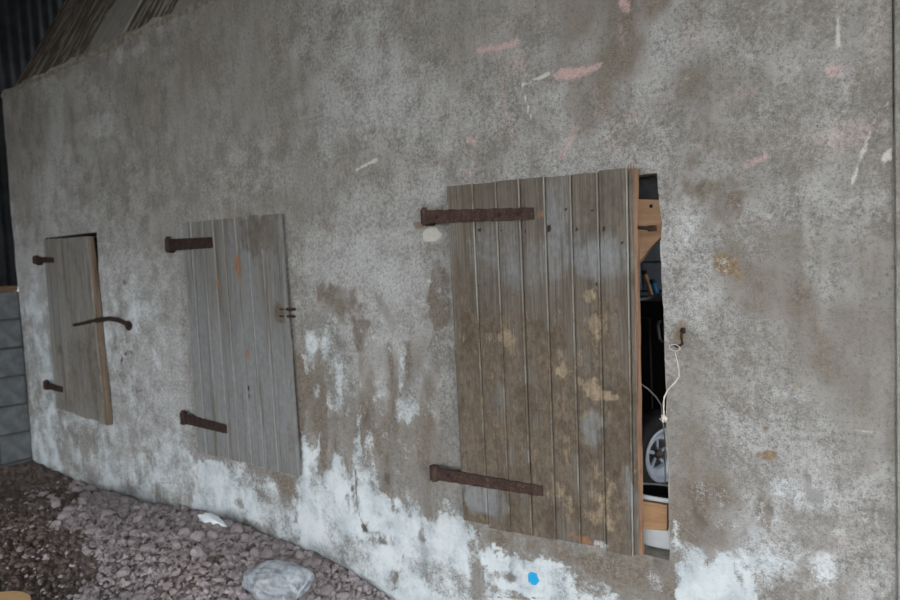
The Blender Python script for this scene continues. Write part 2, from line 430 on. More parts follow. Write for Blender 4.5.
# brown damp render; soft brown patches above the middle shutter and at upper left
many('gw', 'blob', [(740, 545, 45, 40, 0.5, {'fe': 0.08, 'rough': 0.05}), (805, 572, 60, 24, 0.5, {'fe': 0.08, 'rough': 0.05}), (760, 425, 60, 40, 0.3, {'fe': 0.1, 'rough': 0.05})])
many('wh', 'blob', [(740, 545, 40, 36, 0.32, {'fe': 0.08, 'rough': 0.06}), (815, 575, 40, 20, 0.32, {'fe': 0.08, 'rough': 0.06}), (700, 255, 26, 30, 0.3, {'fe': 0.06, 'rough': 0.05})])
many('br', 'blob', [(338, 300, 21, 18, 0.95, {'fe': 0.035, 'rough': 0.03}), (375, 165, 24, 16, 0.45, {'fe': 0.08}), (258, 206, 26, 9, 0.5, {'fe': 0.08}),
    (872, 270, 30, 50, 0.42, {'fe': 0.1}), (845, 345, 55, 36, 0.38, {'fe': 0.12}), (800, 345, 40, 30, 0.3, {'fe': 0.1}), (690, 350, 25, 25, 0.3), (850, 400, 35, 30, 0.35),
    (825, 560, 40, 14, 0.35), (700, 80, 30, 50, 0.3, {'fe': 0.12}), (740, 85, 35, 14, 0.3), (560, 20, 70, 30, 0.28, {'fe': 0.2}), (450, 30, 40, 60, 0.25, {'fe': 0.2}),
    (690, 400, 18, 28, 0.35), (730, 510, 24, 14, 0.4), (765, 505, 8, 20, 0.7), (862, 325, 30, 24, 0.3), (145, 100, 30, 80, 0.3, {'fe': 0.2}), (40, 130, 30, 40, 0.35, {'fe': 0.2}), (230, 40, 60, 40, 0.3, {'fe': 0.25})])
many('br', 'poly', [
    ([(352, 318), (372, 319), (373, 327), (365, 331), (363, 350), (356, 353), (352, 332)], 1.0, 0.012, 0.012),
    ([(427, 292), (440, 262), (448, 276), (451, 322), (440, 328), (424, 316)], 0.9, 0.02, 0.025),
    ([(404, 342), (411, 344), (416, 385), (421, 412), (408, 416), (403, 398)], 0.95, 0.012, 0.015),
    ([(291, 352), (304, 355), (316, 374), (324, 388), (326, 420), (327, 470), (321, 468), (312, 430), (306, 404), (301, 440), (295, 440)], 1.0, 0.015, 0.02),
    ([(330, 405), (430, 375), (456, 430), (462, 505), (445, 512), (425, 520), (396, 500), (378, 485), (365, 430), (352, 470), (336, 460)], 0.38, 0.08, 0.06, 0.15),
    ([(466, 524), (520, 538), (580, 551), (640, 559), (672, 560), (684, 588), (695, 600), (640, 604), (592, 574), (540, 556), (482, 542)], 0.9, 0.03, 0.035),
    ([(680, 178), (752, 178), (753, 190), (735, 201), (700, 206), (682, 200)], 0.8, 0.04, 0.04),
    ([(674, 425), (702, 424), (714, 450), (720, 480), (728, 500), (716, 530), (690, 505), (674, 490)], 0.58, 0.06, 0.06),
    ([(268, 470), (298, 477), (300, 505), (294, 507), (282, 494), (274, 484)], 0.9, 0.015, 0.02),
])
many('br', 'stroke', [([(389, 345), (392, 380), (393, 420)], 6, 0.8), ([(358, 430), (362, 500)], 7, 0.6), ([(334, 440), (336, 470)], 5, 0.7), ([(345, 455), (348, 475)], 4, 0.7),
    ([(385, 480), (388, 510)], 9, 0.5), ([(478, 525), (480, 595)], 5, 0.55), ([(380, 300), (395, 330)], 12, 0.5), ([(760, 500), (770, 530)], 6, 0.7),
    ([(665, 165), (668, 230)], 4, 0.4), ([(25, 310), (30, 340)], 6, 0.7), ([(122, 430), (124, 470)], 3, 0.4), ([(205, 470), (209, 495)], 3, 0.5)])
# ochre spots
many('tan', 'poly', [([(713, 256), (727, 254), (738, 262), (740, 278), (729, 272), (716, 266)], 0.9, 0.012, 0.012), ([(673, 322), (689, 321), (690, 345), (676, 350)], 0.85, 0.02, 0.015)])
many('tan', 'blob', [(765, 429, 3.5, 3.5, 1.0), (777, 440, 5, 3.5, 1.0), (768, 456, 6.5, 3.5, 1.0), (433, 213, 6, 6, 0.6), (420, 225, 4, 4, 0.6), (30, 322, 4, 8, 0.7), (43, 392, 7, 9, 0.5),
    (800, 385, 4, 3, 0.4), (865, 435, 5, 3, 0.4), (845, 505, 5, 5, 0.4), (700, 575, 12, 10, 0.5)])
# lime wash along the foot of the wall
many('wh', 'poly', [
    ([(300, 442), (306, 437), (312, 450), (321, 472), (328, 475), (333, 462), (340, 457), (350, 472), (355, 440), (361, 438), (367, 458), (378, 492), (392, 507), (405, 506), (415, 508),
      (425, 521), (435, 526), (446, 513), (456, 507), (466, 520), (476, 532), (478, 1000), (300, 700), (296, 505)], 0.95, 0.035, 0.025, 0.05),
    ([(198, 458), (262, 472), (282, 492), (298, 509), (300, 640), (196, 640), (190, 520)], 0.80, 0.02, 0.03),
    ([(135, 470), (160, 445), (185, 440), (196, 455), (200, 600), (120, 600)], 0.42, 0.16, 0.04),
    ([(483, 548), (520, 553), (560, 560), (584, 577), (606, 584), (640, 604), (640, 1100), (480, 1100)], 0.90, 0.015, 0.03),
    ([(672, 556), (690, 557), (699, 549), (706, 560), (716, 556), (723, 552), (735, 562), (748, 572), (757, 585), (762, 1100), (640, 1100), (676, 578)], 1.0, 0.012, 0.015),
    ([(672, 520), (676, 518), (678, 555), (672, 556)], 0.7, 0.008, 0.006),
    ([(34, 400), (52, 395), (60, 470), (36, 470)], 0.42, 0.03, 0.02),
])
many('wh', 'blob', [(810, 500, 30, 8, 0.5), (785, 488, 18, 12, 0.45), (692, 560, 14, 12, 0.6), (655, 582, 10, 12, 0.5), (180, 470, 18, 22, 0.45), (381, 408, 9, 16, 0.40, {'fe': 0.05, 'rough': 0.04}), (375, 268, 7, 14, 0.3, {'fe': 0.06}),
    (431, 392, 14, 16, 0.32, {'fe': 0.06, 'rough': 0.04}), (375, 350, 12, 30, 0.30, {'fe': 0.06, 'rough': 0.05}), (345, 400, 14, 30, 0.25, {'fe': 0.06, 'rough': 0.05}), (400, 440, 20, 14, 0.25, {'fe': 0.06, 'rough': 0.05}), (820, 565, 18, 12, 0.35), (760, 560, 20, 22, 0.42)])
many('wh', 'stroke', [([(318, 455), (317, 440), (322, 425)], 4, 0.5), ([(358, 420), (362, 480)], 5, 0.6), ([(370, 440), (372, 480)], 7, 0.5), ([(395, 470), (405, 480)], 8, 0.5)])
# gaps in the wash
many('wh', 'blob', [(355, 505, 4, 20, 0.55, {'mode': 'sub', 'rough': 0.03, 'fe': 0.02}), (366, 525, 4, 8, 0.55, {'mode': 'sub', 'rough': 0.03, 'fe': 0.02}), (382, 540, 5, 4, 0.55, {'mode': 'sub', 'rough': 0.03, 'fe': 0.02}), (425, 540, 3, 3, 0.55, {'mode': 'sub', 'rough': 0.03, 'fe': 0.02}),
    (398, 575, 3, 8, 0.55, {'mode': 'sub', 'rough': 0.03, 'fe': 0.02}), (255, 530, 16, 8, 0.6, {'mode': 'sub'}), (240, 505, 6, 4, 0.6, {'mode': 'sub'}), (500, 575, 12, 6, 0.7, {'mode': 'sub'}),
    (520, 597, 45, 4, 0.75, {'mode': 'sub'}), (590, 588, 15, 6, 0.55, {'mode': 'sub', 'rough': 0.03, 'fe': 0.02}), (475, 570, 4, 30, 0.6, {'mode': 'sub'}), (165, 505, 10, 8, 0.5, {'mode': 'sub'})])
# pink paint
many('pk', 'poly', [([(552, 72), (565, 68), (585, 66), (603, 62), (605, 67), (590, 74), (565, 82), (556, 80)], 0.85, 0.008, 0.006)])
many('pk', 'stroke', [([(479, 51), (500, 47), (517, 42)], 7, 0.65), ([(618, 22), (625, 46)], 6, 0.35), ([(472, 95), (492, 94)], 4, 0.4), ([(499, 55), (503, 100), (514, 145)], 6, 0.40),
    ([(561, 157), (575, 130)], 7, 0.5), ([(607, 138), (621, 153)], 6, 0.38), ([(744, 166), (766, 156)], 8, 0.55), ([(280, 95), (280, 150)], 3, 0.2)])
many('pk', 'blob', [(626, 4, 7, 7, 0.75), (470, 141, 6, 4, 0.65), (468, 174, 6, 4, 0.5), (518, 65, 7, 16, 0.33), (340, 172, 14, 7, 0.28), (250, 185, 30, 15, 0.2, {'fe': 0.1}), (690, 32, 14, 16, 0.28),
    (880, 40, 10, 45, 0.28, {'fe': 0.05}), (870, 128, 30, 14, 0.26, {'fe': 0.06}), (740, 92, 14, 6, 0.33), (700, 148, 8, 8, 0.33), (500, 20, 30, 20, 0.16, {'fe': 0.1}), (836, 71, 6, 6, 0.5),
    (632, 118, 6, 8, 0.3), (600, 100, 12, 20, 0.2), (820, 140, 40, 10, 0.22, {'fe': 0.06}), (830, 545, 30, 14, 0.22, {'fe': 0.06}), (440, 150, 14, 10, 0.2)])
# pale scratches and fillings
many('cr', 'stroke', [([(522, 85), (536, 79), (550, 73)], 2.2, 0.95), ([(522, 85), (527, 105), (533, 123)], 2.0, 0.8), ([(357, 170), (366, 165), (377, 160)], 3, 0.9), ([(352, 69), (365, 80)], 3, 0.5),
    ([(350, 70), (343, 95)], 2, 0.3), ([(836, 0), (838, 25), (839, 47)], 1.8, 0.9), ([(889, 101), (876, 118), (862, 155), (852, 182)], 3.2, 0.6), ([(853, 431), (873, 431)], 1.6, 0.9),
    ([(793, 448), (803, 462)], 3, 0.5), ([(338, 268), (350, 290)], 2.5, 0.5)])
many('cr', 'blob', [(431, 235, 9, 8, 0.9, {'fe': 0.008, 'rough': 0.004}), (846, 85, 9, 9, 0.32), (890, 157, 5, 6, 0.7), (676, 52, 3, 3, 0.5), (687, 78, 5, 5, 0.4), (429, 282, 1.5, 2, 0.8), (374, 333, 1.5, 3, 0.7)])
# dark cracks and pits, plus a faint dark band above the middle shutter
many('dk', 'stroke', [([(765, 193), (776, 191), (788, 194)], 2.2, 0.5), ([(765, 193), (764, 210)], 2.0, 0.4), ([(786, 195), (783, 221)], 2.2, 0.45), ([(745, 228), (765, 226), (783, 221)], 2.2, 0.45),
    ([(813, 580), (824, 590), (830, 604)], 2.4, 0.6), ([(355, 470), (357, 510), (366, 532)], 3.5, 0.65), ([(127, 340), (130, 350), (128, 356)], 4.0, 0.85, 0.02, 0.03), ([(131, 364), (132, 376), (133, 387)], 3.0, 0.9, 0.012, 0.015), ([(121, 375), (126, 386)], 3.0, 0.85, 0.012, 0.02), ([(134, 343), (135, 350)], 2.5, 0.7, 0.015, 0.02), ([(137, 392), (143, 390)], 3, 0.7), ([(124, 394), (127, 402)], 2.5, 0.7),
    ([(124, 352), (122, 361)], 3.0, 0.7, 0.015, 0.02), ([(112, 428), (114, 490)], 1.3, 0.4), ([(560, 560), (570, 568), (590, 582), (615, 592)], 6, 0.5), ([(480, 596), (560, 598)], 3, 0.6),
    ([(440, 108), (390, 105)], 1.2, 0.3), ([(395, 465), (392, 485)], 3, 0.5), ([(365, 330), (372, 345)], 4, 0.4), ([(395, 318), (392, 335)], 2.5, 0.5), ([(800, 305), (815, 298)], 2, 0.3)])
many('dk', 'blob', [(355, 103, 2, 4, 0.7), (371, 99, 2.5, 2.5, 0.7), (324, 96, 2, 3, 0.6), (353, 488, 3, 7, 0.7), (364, 528, 4, 4, 0.7), (382, 541, 4, 3, 0.6), (397, 577, 2, 6, 0.6), (425, 540, 2, 2, 0.6), (480, 575, 4, 10, 0.5),
    (723, 20, 1.2, 3, 0.7), (770, 506, 2, 8, 0.5), (387, 478, 3, 8, 0.6), (512, 578, 5, 3, 0.6), (500, 572, 4, 3, 0.5), (300, 330, 4, 3, 0.3), (312, 270, 2, 3, 0.4), (126, 282, 1.5, 1.5, 0.6),
    (138, 392, 3, 2, 0.5), (208, 495, 2, 2, 0.6), (725, 80, 3, 3, 0.2), (258, 206, 20, 4, 0.25)])
zone = sstep(-3.0, -2.6, fx)*sstep(-1.55, -1.8, fx)*sstep(0.4, 0.6, fz)*sstep(1.75, 1.3, fz)
S.L['wh'] = np.maximum(S.L['wh'], 0.62*zone*sstep(0.04, 0.20, fbm(fx*9+5, fz*4.5, 67, 4)-0.5))
S.L['dk'] = np.maximum(S.L['dk'], 0.55*sstep(0.17, 0.27, fbm(fx*16, fz*7, 69, 4)-0.5)*sstep(1.7, 0.9, fz)*sstep(-3.2, -2.6, fx))
S.L['wh'] *= np.clip(0.60+1.5*(fbm(fx*6+2, fz*5, 68, 4)-0.28), 0.55, 1.0)
S.L['br'] *= np.clip(0.55+1.5*(fbm(fx*16, fz*11, 66, 4)-0.22), 0.45, 1.15)
S.blob('blue', 534, 578, 5.5, 6.5, 1.0, fe=0.006, rough=0.002)
S.write(me, 'stain_a', ['gw', 'wh', 'br', 'pk']); S.write(me, 'stain_b', ['dk', 'cr', 'tan', 'blue'])
wall = link('wall_back', me)
tag(wall, 'long grey plastered wall with whitewashed foot, brown stains and pink paint smears', kind='structure')
# alpha channel of the colour attribute carries a fourth mask, so keep the pits of the openings as parts
def reveal(a, b, c, d, depth=0.30):
    bm = bmesh.new(); y0 = 0.006
    n = 30
    zs = [c+(d-c)*k/n for k in range(n+1)]
    def ex(z):
        if abs(b+0.90) > 1e-6: return b
        return b + (float(fbm(np.array([z*9]), np.array([2.2]), 31, 3)[0])-0.5)*0.017
    lf = [bm.verts.new((a, y0, z)) for z in zs]; lb = [bm.verts.new((a, depth, z)) for z in zs]
    rf = [bm.verts.new((ex(z), y0-0.006, z)) for z in zs]; rb = [bm.verts.new((b+0.05, depth, z)) for z in zs]
    for k in range(n):
        bm.faces.new((lf[k], lf[k+1], lb[k+1], lb[k])); bm.faces.new((rf[k], rf[k+1], rb[k+1], rb[k]))
    bm.faces.new((lf[0], rf[0], rb[0], lb[0])); bm.faces.new((lf[-1], rf[-1], rb[-1], lb[-1]))
    return finish(bm, 'opening_reveal', M_REVEAL, wall)
for o4 in OPEN: reveal(*o4)
bm = bmesh.new(); box(bm, (XL, 0.02, 3.0), (XR, 0.30, 3.02)); finish(bm, 'wall_head', M_LIP, wall)
# back faces of the wall inside the store room, left clear at the openings
bm = bmesh.new()
xs = sorted([XL, XR]+[v for o4 in OPEN for v in (o4[0], o4[1]+0.05)])
for xa, xb in zip(xs, xs[1:]):
    op = [o4 for o4 in OPEN if o4[0] <= xa+1e-6 and xb <= o4[1]+0.05+1e-6]
    for za, zb in ([(0, op[0][2]), (op[0][3], 3.0)] if op else [(0, 3.0)]):
        bm.faces.new([bm.verts.new(p) for p in ((xa, 0.30, za), (xb, 0.30, za), (xb, 0.30, zb), (xa, 0.30, zb))])
finish(bm, 'inner_face', M_REVEAL, wall)

# adjoining pier beyond the vertical joint
bm = bmesh.new(); box(bm, (-0.2868, -0.006, 0.0), (3.2, 0.3, 3.05), 0.004)
bmesh.ops.subdivide_edges(bm, edges=[e for e in bm.edges], cuts=2)
pier = finish(bm, 'wall_right', M_PIER)
tag(pier, 'grey plastered pier beyond the vertical crack at the end of the wall', kind='structure')
bm = bmesh.new(); box(bm, (XR-0.005, 0.022, 0), (-0.275, 0.1, 3.03)); finish(bm, 'joint_filling', M_REVEAL, pier)
# chipped, pale arris of the joint
bm = bmesh.new()
pts = [(-0.288+0.001*math.sin(k*1.7), 0.006, 0.05+k*0.1) for k in range(20)]
tube(bm, pts, [0.004+0.003*random.random() for _ in pts], 6); finish(bm, 'mortar_bead', M_PIER, pier)

# ragged mortar lip along the wall head
bm = bmesh.new(); N = 220; prev = None
for k in range(N+1):
    x = XL+(XR-XL)*k/N
    n1 = float(fbm(np.array([x*8.0]), np.array([1.0]), 61, 4)[0])-0.5; n2 = float(fbm(np.array([x*6.0]), np.array([7.0]), 63, 4)[0])-0.5
    ring = []
    for a in range(7):
        th = math.pi*(1.12-1.12*a/6)
        ring.append(bm.verts.new((x, 0.045-0.055*math.cos(math.pi-th)+0.02*n2, 3.005+(0.045+0.05*n1)*math.sin(th))))
    if prev:
        for a in range(6): bm.faces.new((prev[a], prev[a+1], ring[a+1], ring[a]))
    prev = ring
lip = finish(bm, 'trim_1', M_LIP, smooth=True); tag(lip, 'ragged brown mortar lip along the head of the plastered wall', kind='structure')

# ------------------------------------------------------------------ steep boarded roof rising behind the wall head
roof = empty('ceiling', (XL, 0.06, 3.03)); tag(roof, 'old steep boarded roof slope with flaking paint above the wall', kind='structure')
ang = math.radians(60); dv = Vector((0, math.cos(ang), math.sin(ang))); nv = Vector((0, -math.sin(ang), math.cos(ang)))
bounds = [(-5.80, -5.28, 0), (-5.265, -4.93, 0), (-4.915, -4.63, 0), (-4.60, -4.17, 1), (-4.155, -3.93, 0), (-3.91, -3.62, 0), (-3.60, -3.2, 1), (-3.18, -2.8, 0), (-2.78, -2.4, 0), (-2.38, -1.9, 1), (-1.88, -1.4, 0), (-1.38, -0.9, 0), (-0.88, -0.3, 1)]
for k, (xa, xb, kind) in enumerate(bounds):
    bm = bmesh.new(); t = 0.022; L = 1.7
    lift = 0.012 if kind else 0.004*(k % 3)
    nseg = 24; Lv = []
    for j in range(nseg+1):
        s = L*j/nseg
        wl = 0.020*(float(fbm(np.array([s*9.0]), np.array([k*3.3]), 71, 3)[0])-0.5); wr = 0.020*(float(fbm(np.array([s*9.0]), np.array([k*3.3+1.4]), 72, 3)[0])-0.5)
        row = []
        for xx, nn in ((xa+wl, lift), (xa+wl, lift+t), (xb+wr, lift+t), (xb+wr, lift)):
            row.append(bm.verts.new((xx-XL, s, nn)))
        Lv.append(row)
    for r0, r1 in zip(Lv, Lv[1:]):
        for a in range(4): bm.faces.new((r0[a], r0[(a+1) % 4], r1[(a+1) % 4], r1[a]))
    bm.faces.new(Lv[0]); bm.faces.new(Lv[-1][::-1])
    rb = finish(bm, 'roof_board', M_ROOFBOARD2 if kind else M_ROOFBOARD, roof); rb.rotation_euler = (ang, 0, 0)
bm = bmesh.new()
for s0, s1, nn in ((0.0, 1.7, -0.03),):
    q = [dv*s0+nv*nn, dv*s1+nv*nn, dv*s1+nv*(nn-0.02), dv*s0+nv*(nn-0.02)]
    v0 = [bm.verts.new((0.12, p.y, p.z)) for p in q]; v1 = [bm.verts.new((XR-XL, p.y, p.z)) for p in q]
    for a in range(4): bm.faces.new((v0[a], v0[(a+1) % 4], v1[(a+1) % 4], v1[a]))
finish(bm, 'underlay', M_DARKWOOD, roof)

# ------------------------------------------------------------------ end wall of blocks with corrugated iron above
endw = empty('wall_left', (XL, 0, 0)); tag(endw, 'end wall of grey concrete blocks with dark corrugated iron above', kind='structure')
bm = bmesh.new(); box(bm, (-0.22, -7.0, 0.0), (-0.012, 0.35, 1.57)); finish(bm, 'mortar_core', M_MORTAR, endw)
course = 0.2125; z = 0.305-course
blk = []
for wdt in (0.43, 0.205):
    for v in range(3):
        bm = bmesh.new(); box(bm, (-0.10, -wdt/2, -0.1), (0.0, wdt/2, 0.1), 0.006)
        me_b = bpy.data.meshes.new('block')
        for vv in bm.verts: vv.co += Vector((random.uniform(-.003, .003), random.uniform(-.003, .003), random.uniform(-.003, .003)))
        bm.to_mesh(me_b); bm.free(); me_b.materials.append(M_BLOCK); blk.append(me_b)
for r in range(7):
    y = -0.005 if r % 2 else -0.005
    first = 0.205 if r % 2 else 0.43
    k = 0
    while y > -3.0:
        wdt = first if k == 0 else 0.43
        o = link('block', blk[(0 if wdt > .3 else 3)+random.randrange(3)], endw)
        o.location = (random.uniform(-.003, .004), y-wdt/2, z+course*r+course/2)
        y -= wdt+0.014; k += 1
bm = bmesh.new(); box(bm, (-0.16, -7.0, 1.575), (0.012, -0.004, 1.615), 0.004); finish(bm, 'wall_plate', wood('brown_plate_timber', (0.10, 0.062, 0.036), (0.16, 0.10, 0.06), axis=1), endw)
def corrugated(y0, y1, z0, z1, xo):
    bm = bmesh.new(); n = int((y0-y1)/0.0095); prev = None
    for k in range(n+1):
        y = y0+(y1-y0)*k/n; x = xo+0.011*math.sin(2*math.pi*y/0.076)
        cur = [bm.verts.new((x, y, z0)), bm.verts.new((x, y, z1)), bm.verts.new((x-0.002, y, z1)), bm.verts.new((x-0.002, y, z0))]
        if prev:
            for a in range(4): bm.faces.new((prev[a], prev[(a+1) % 4], cur[(a+1) % 4], cur[a]))
        prev = cur
    return finish(bm, 'corrugated_sheet', M_SHEET, endw, smooth=False)
for j in range(8):
    corrugated(0.55-j*0.83, -0.31-j*0.83, 1.60, 4.9, -0.06-(0.004 if j % 2 else 0))

# ------------------------------------------------------------------ shed roof overhead, yard floor
shed = empty('ceiling', (0, -3.2, 4.3)); tag(shed, 'dark underside of the lean-to shed roof overhead', kind='structure')
bm = bmesh.new()
v = [bm.verts.new(p) for p in ((-6.3, -3.6, -1.25), (2.6, -3.6, -1.25), (2.6, 4.6, 0.6), (-6.3, 4.6, 0.6))]
bm.faces.new(v); r = bmesh.ops.extrude_face_region(bm, geom=bm.faces[:])
bmesh.ops.translate(bm, verts=[g for g in r['geom'] if isinstance(g, bmesh.types.BMVert)], vec=(0, 0, 0.03))
finish(bm, 'roof_sheeting', M_SHEET, shed)

wf = empty('added_wall_front', (-6.2, -6.7, 0)); tag(wf, 'dark sheet added in the shed front to keep light off the left end', kind='structure')
bm = bmesh.new(); box(bm, (0.0, 0.0, 0.0), (1.0, 0.06, 3.1)); finish(bm, 'sheeting', M_SHEET, wf)  # unseen sheet, added to hold daylight back from the left end

def ground_h(x, y):
    x = np.asarray(x, float); y = np.asarray(y, float)
    base = np.interp(x, [-6, -5.9, -5.2, -4.66, -4.0, -3.28, -2.83, -2.2, -1.6, -0.5, 3], [0.30, 0.30, 0.26, 0.265, 0.30, 0.335, 0.33, 0.262, 0.19, 0.12, 0.08])
    fall = 0.14*sstep(-0.6, -2.2, y)*sstep(-5.5, -3, x)
    hump = 0.10*np.exp(-(((x+4.25)/0.75)**2+((y+0.62)/0.40)**2)) + 0.05*np.exp(-(((x+3.1)/0.5)**2+((y+0.35)/0.3)**2))
    dip = -0.06*np.exp(-(((x+5.35)/0.45)**2+((y+0.45)/0.35)**2))
    n = (fbm(x*3.1+50, y*3.1+50, 81, 4)-0.5)*0.07 + (fbm(x*17+50, y*17+50, 85, 3)-0.5)*0.025
    return base-fall+hump+dip+n
t = NT('earth_and_grit'); o = t.co()
a = t.noise(o, 2.3, 5, 0.6); b = t.noise(o, 60, 6, 0.7)
t.l.new(t.tc.outputs['Object'], (sx := t.n.new('ShaderNodeSeparateXYZ')).inputs[0])
pile = t.ramp(t.math('ADD', t.math('ADD', sx.outputs[1], t.math('MULTIPLY', sx.outputs[0], 0.45)), t.math('MULTIPLY', t.math('SUBTRACT', a, 0.5), 0.6)), -2.45, -2.15)
c = t.mix(pile, (0.050, 0.038, 0.032), (0.13, 0.11, 0.112))  # dark soil in the corner, with some of its shade put into the colour
c = t.mix(t.ramp(b, 0.35, 0.65, 0, 0.7), c, t.mix(pile, (0.10, 0.078, 0.068), (0.30, 0.265, 0.27)))
t.bump(b, 0.9, 0.02)
M_EARTH = t.color(c)
gx = np.concatenate([np.arange(-5.95, -1.0, 0.03), np.arange(-1.0, 5.6, 0.3)]); gy = np.concatenate([np.arange(-7.0, -1.8, 0.25), np.arange(-1.8, 0.045, 0.03)])
GX, GY = np.meshgrid(gx, gy); H = ground_h(GX.ravel(), GY.ravel())
ii = (np.arange(len(gy)-1)[:, None]*len(gx)+np.arange(len(gx)-1)[None, :])
q = np.stack([ii, ii+1, ii+1+len(gx), ii+len(gx)], -1).reshape(-1, 4)
me = bpy.data.meshes.new('floor'); me.from_pydata(np.stack([GX.ravel(), GY.ravel(), H], 1).tolist(), [], q.tolist())
me.polygons.foreach_set('use_smooth', [True]*len(me.polygons)); me.materials.append(M_EARTH)
fl = link('floor', me); tag(fl, 'bare earth floor heaped with mauve rubble along the wall', kind='structure')
bm = bmesh.new(); box(bm, (-40, -40, -0.12), (40, 40, -0.02)); yard = finish(bm, 'floor', plain('yard_earth', (0.22, 0.20, 0.17), 0.95)); tag(yard, 'flat earth yard outside the open shed', kind='structure')

# ------------------------------------------------------------------ the store room behind the wall
room = empty('wall_inner', (0, 2.9, 0)); tag(room, 'dim store room walls of blue-grey blocks behind the openings', kind='structure')
M_INBLOCK = plain('blue_grey_block', (0.42, 0.475, 0.57), 0.9, var=0.15, scale=10, bump=0.3)
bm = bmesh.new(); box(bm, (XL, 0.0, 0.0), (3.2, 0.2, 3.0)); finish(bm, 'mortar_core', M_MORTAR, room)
bm = bmesh.new(); box(bm, (-0.215, -0.05, -0.1), (0.215, 0.0, 0.1), 0.005); meb = bpy.data.meshes.new('block'); bm.to_mesh(meb); bm.free(); meb.materials.append(M_INBLOCK)
for r in range(9):
    for k in range(9):
        ob = link('block', meb, room); ob.location = (-3.6+k*0.445+(0.22 if r % 2 else 0), 0.012, 0.40+r*0.213)
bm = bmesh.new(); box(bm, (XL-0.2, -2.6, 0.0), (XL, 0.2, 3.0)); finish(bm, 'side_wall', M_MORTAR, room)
sfl = bmesh.new(); box(sfl, (XL, 0.30, 0.20), (3.2, 2.9, 0.34)); sf = finish(sfl, 'floor', plain('dark_store_floor', (0.06, 0.055, 0.05), 0.9)); tag(sf, 'dark concrete floor of the store room behind the wall', kind='structure')
bm = bmesh.new(); box(bm, (XL, 0.30, 2.55), (3.2, 2.9, 2.62)); ic = finish(bm, 'ceiling', M_DARKWOOD); tag(ic, 'dark boarded ceiling of the store room', kind='structure')

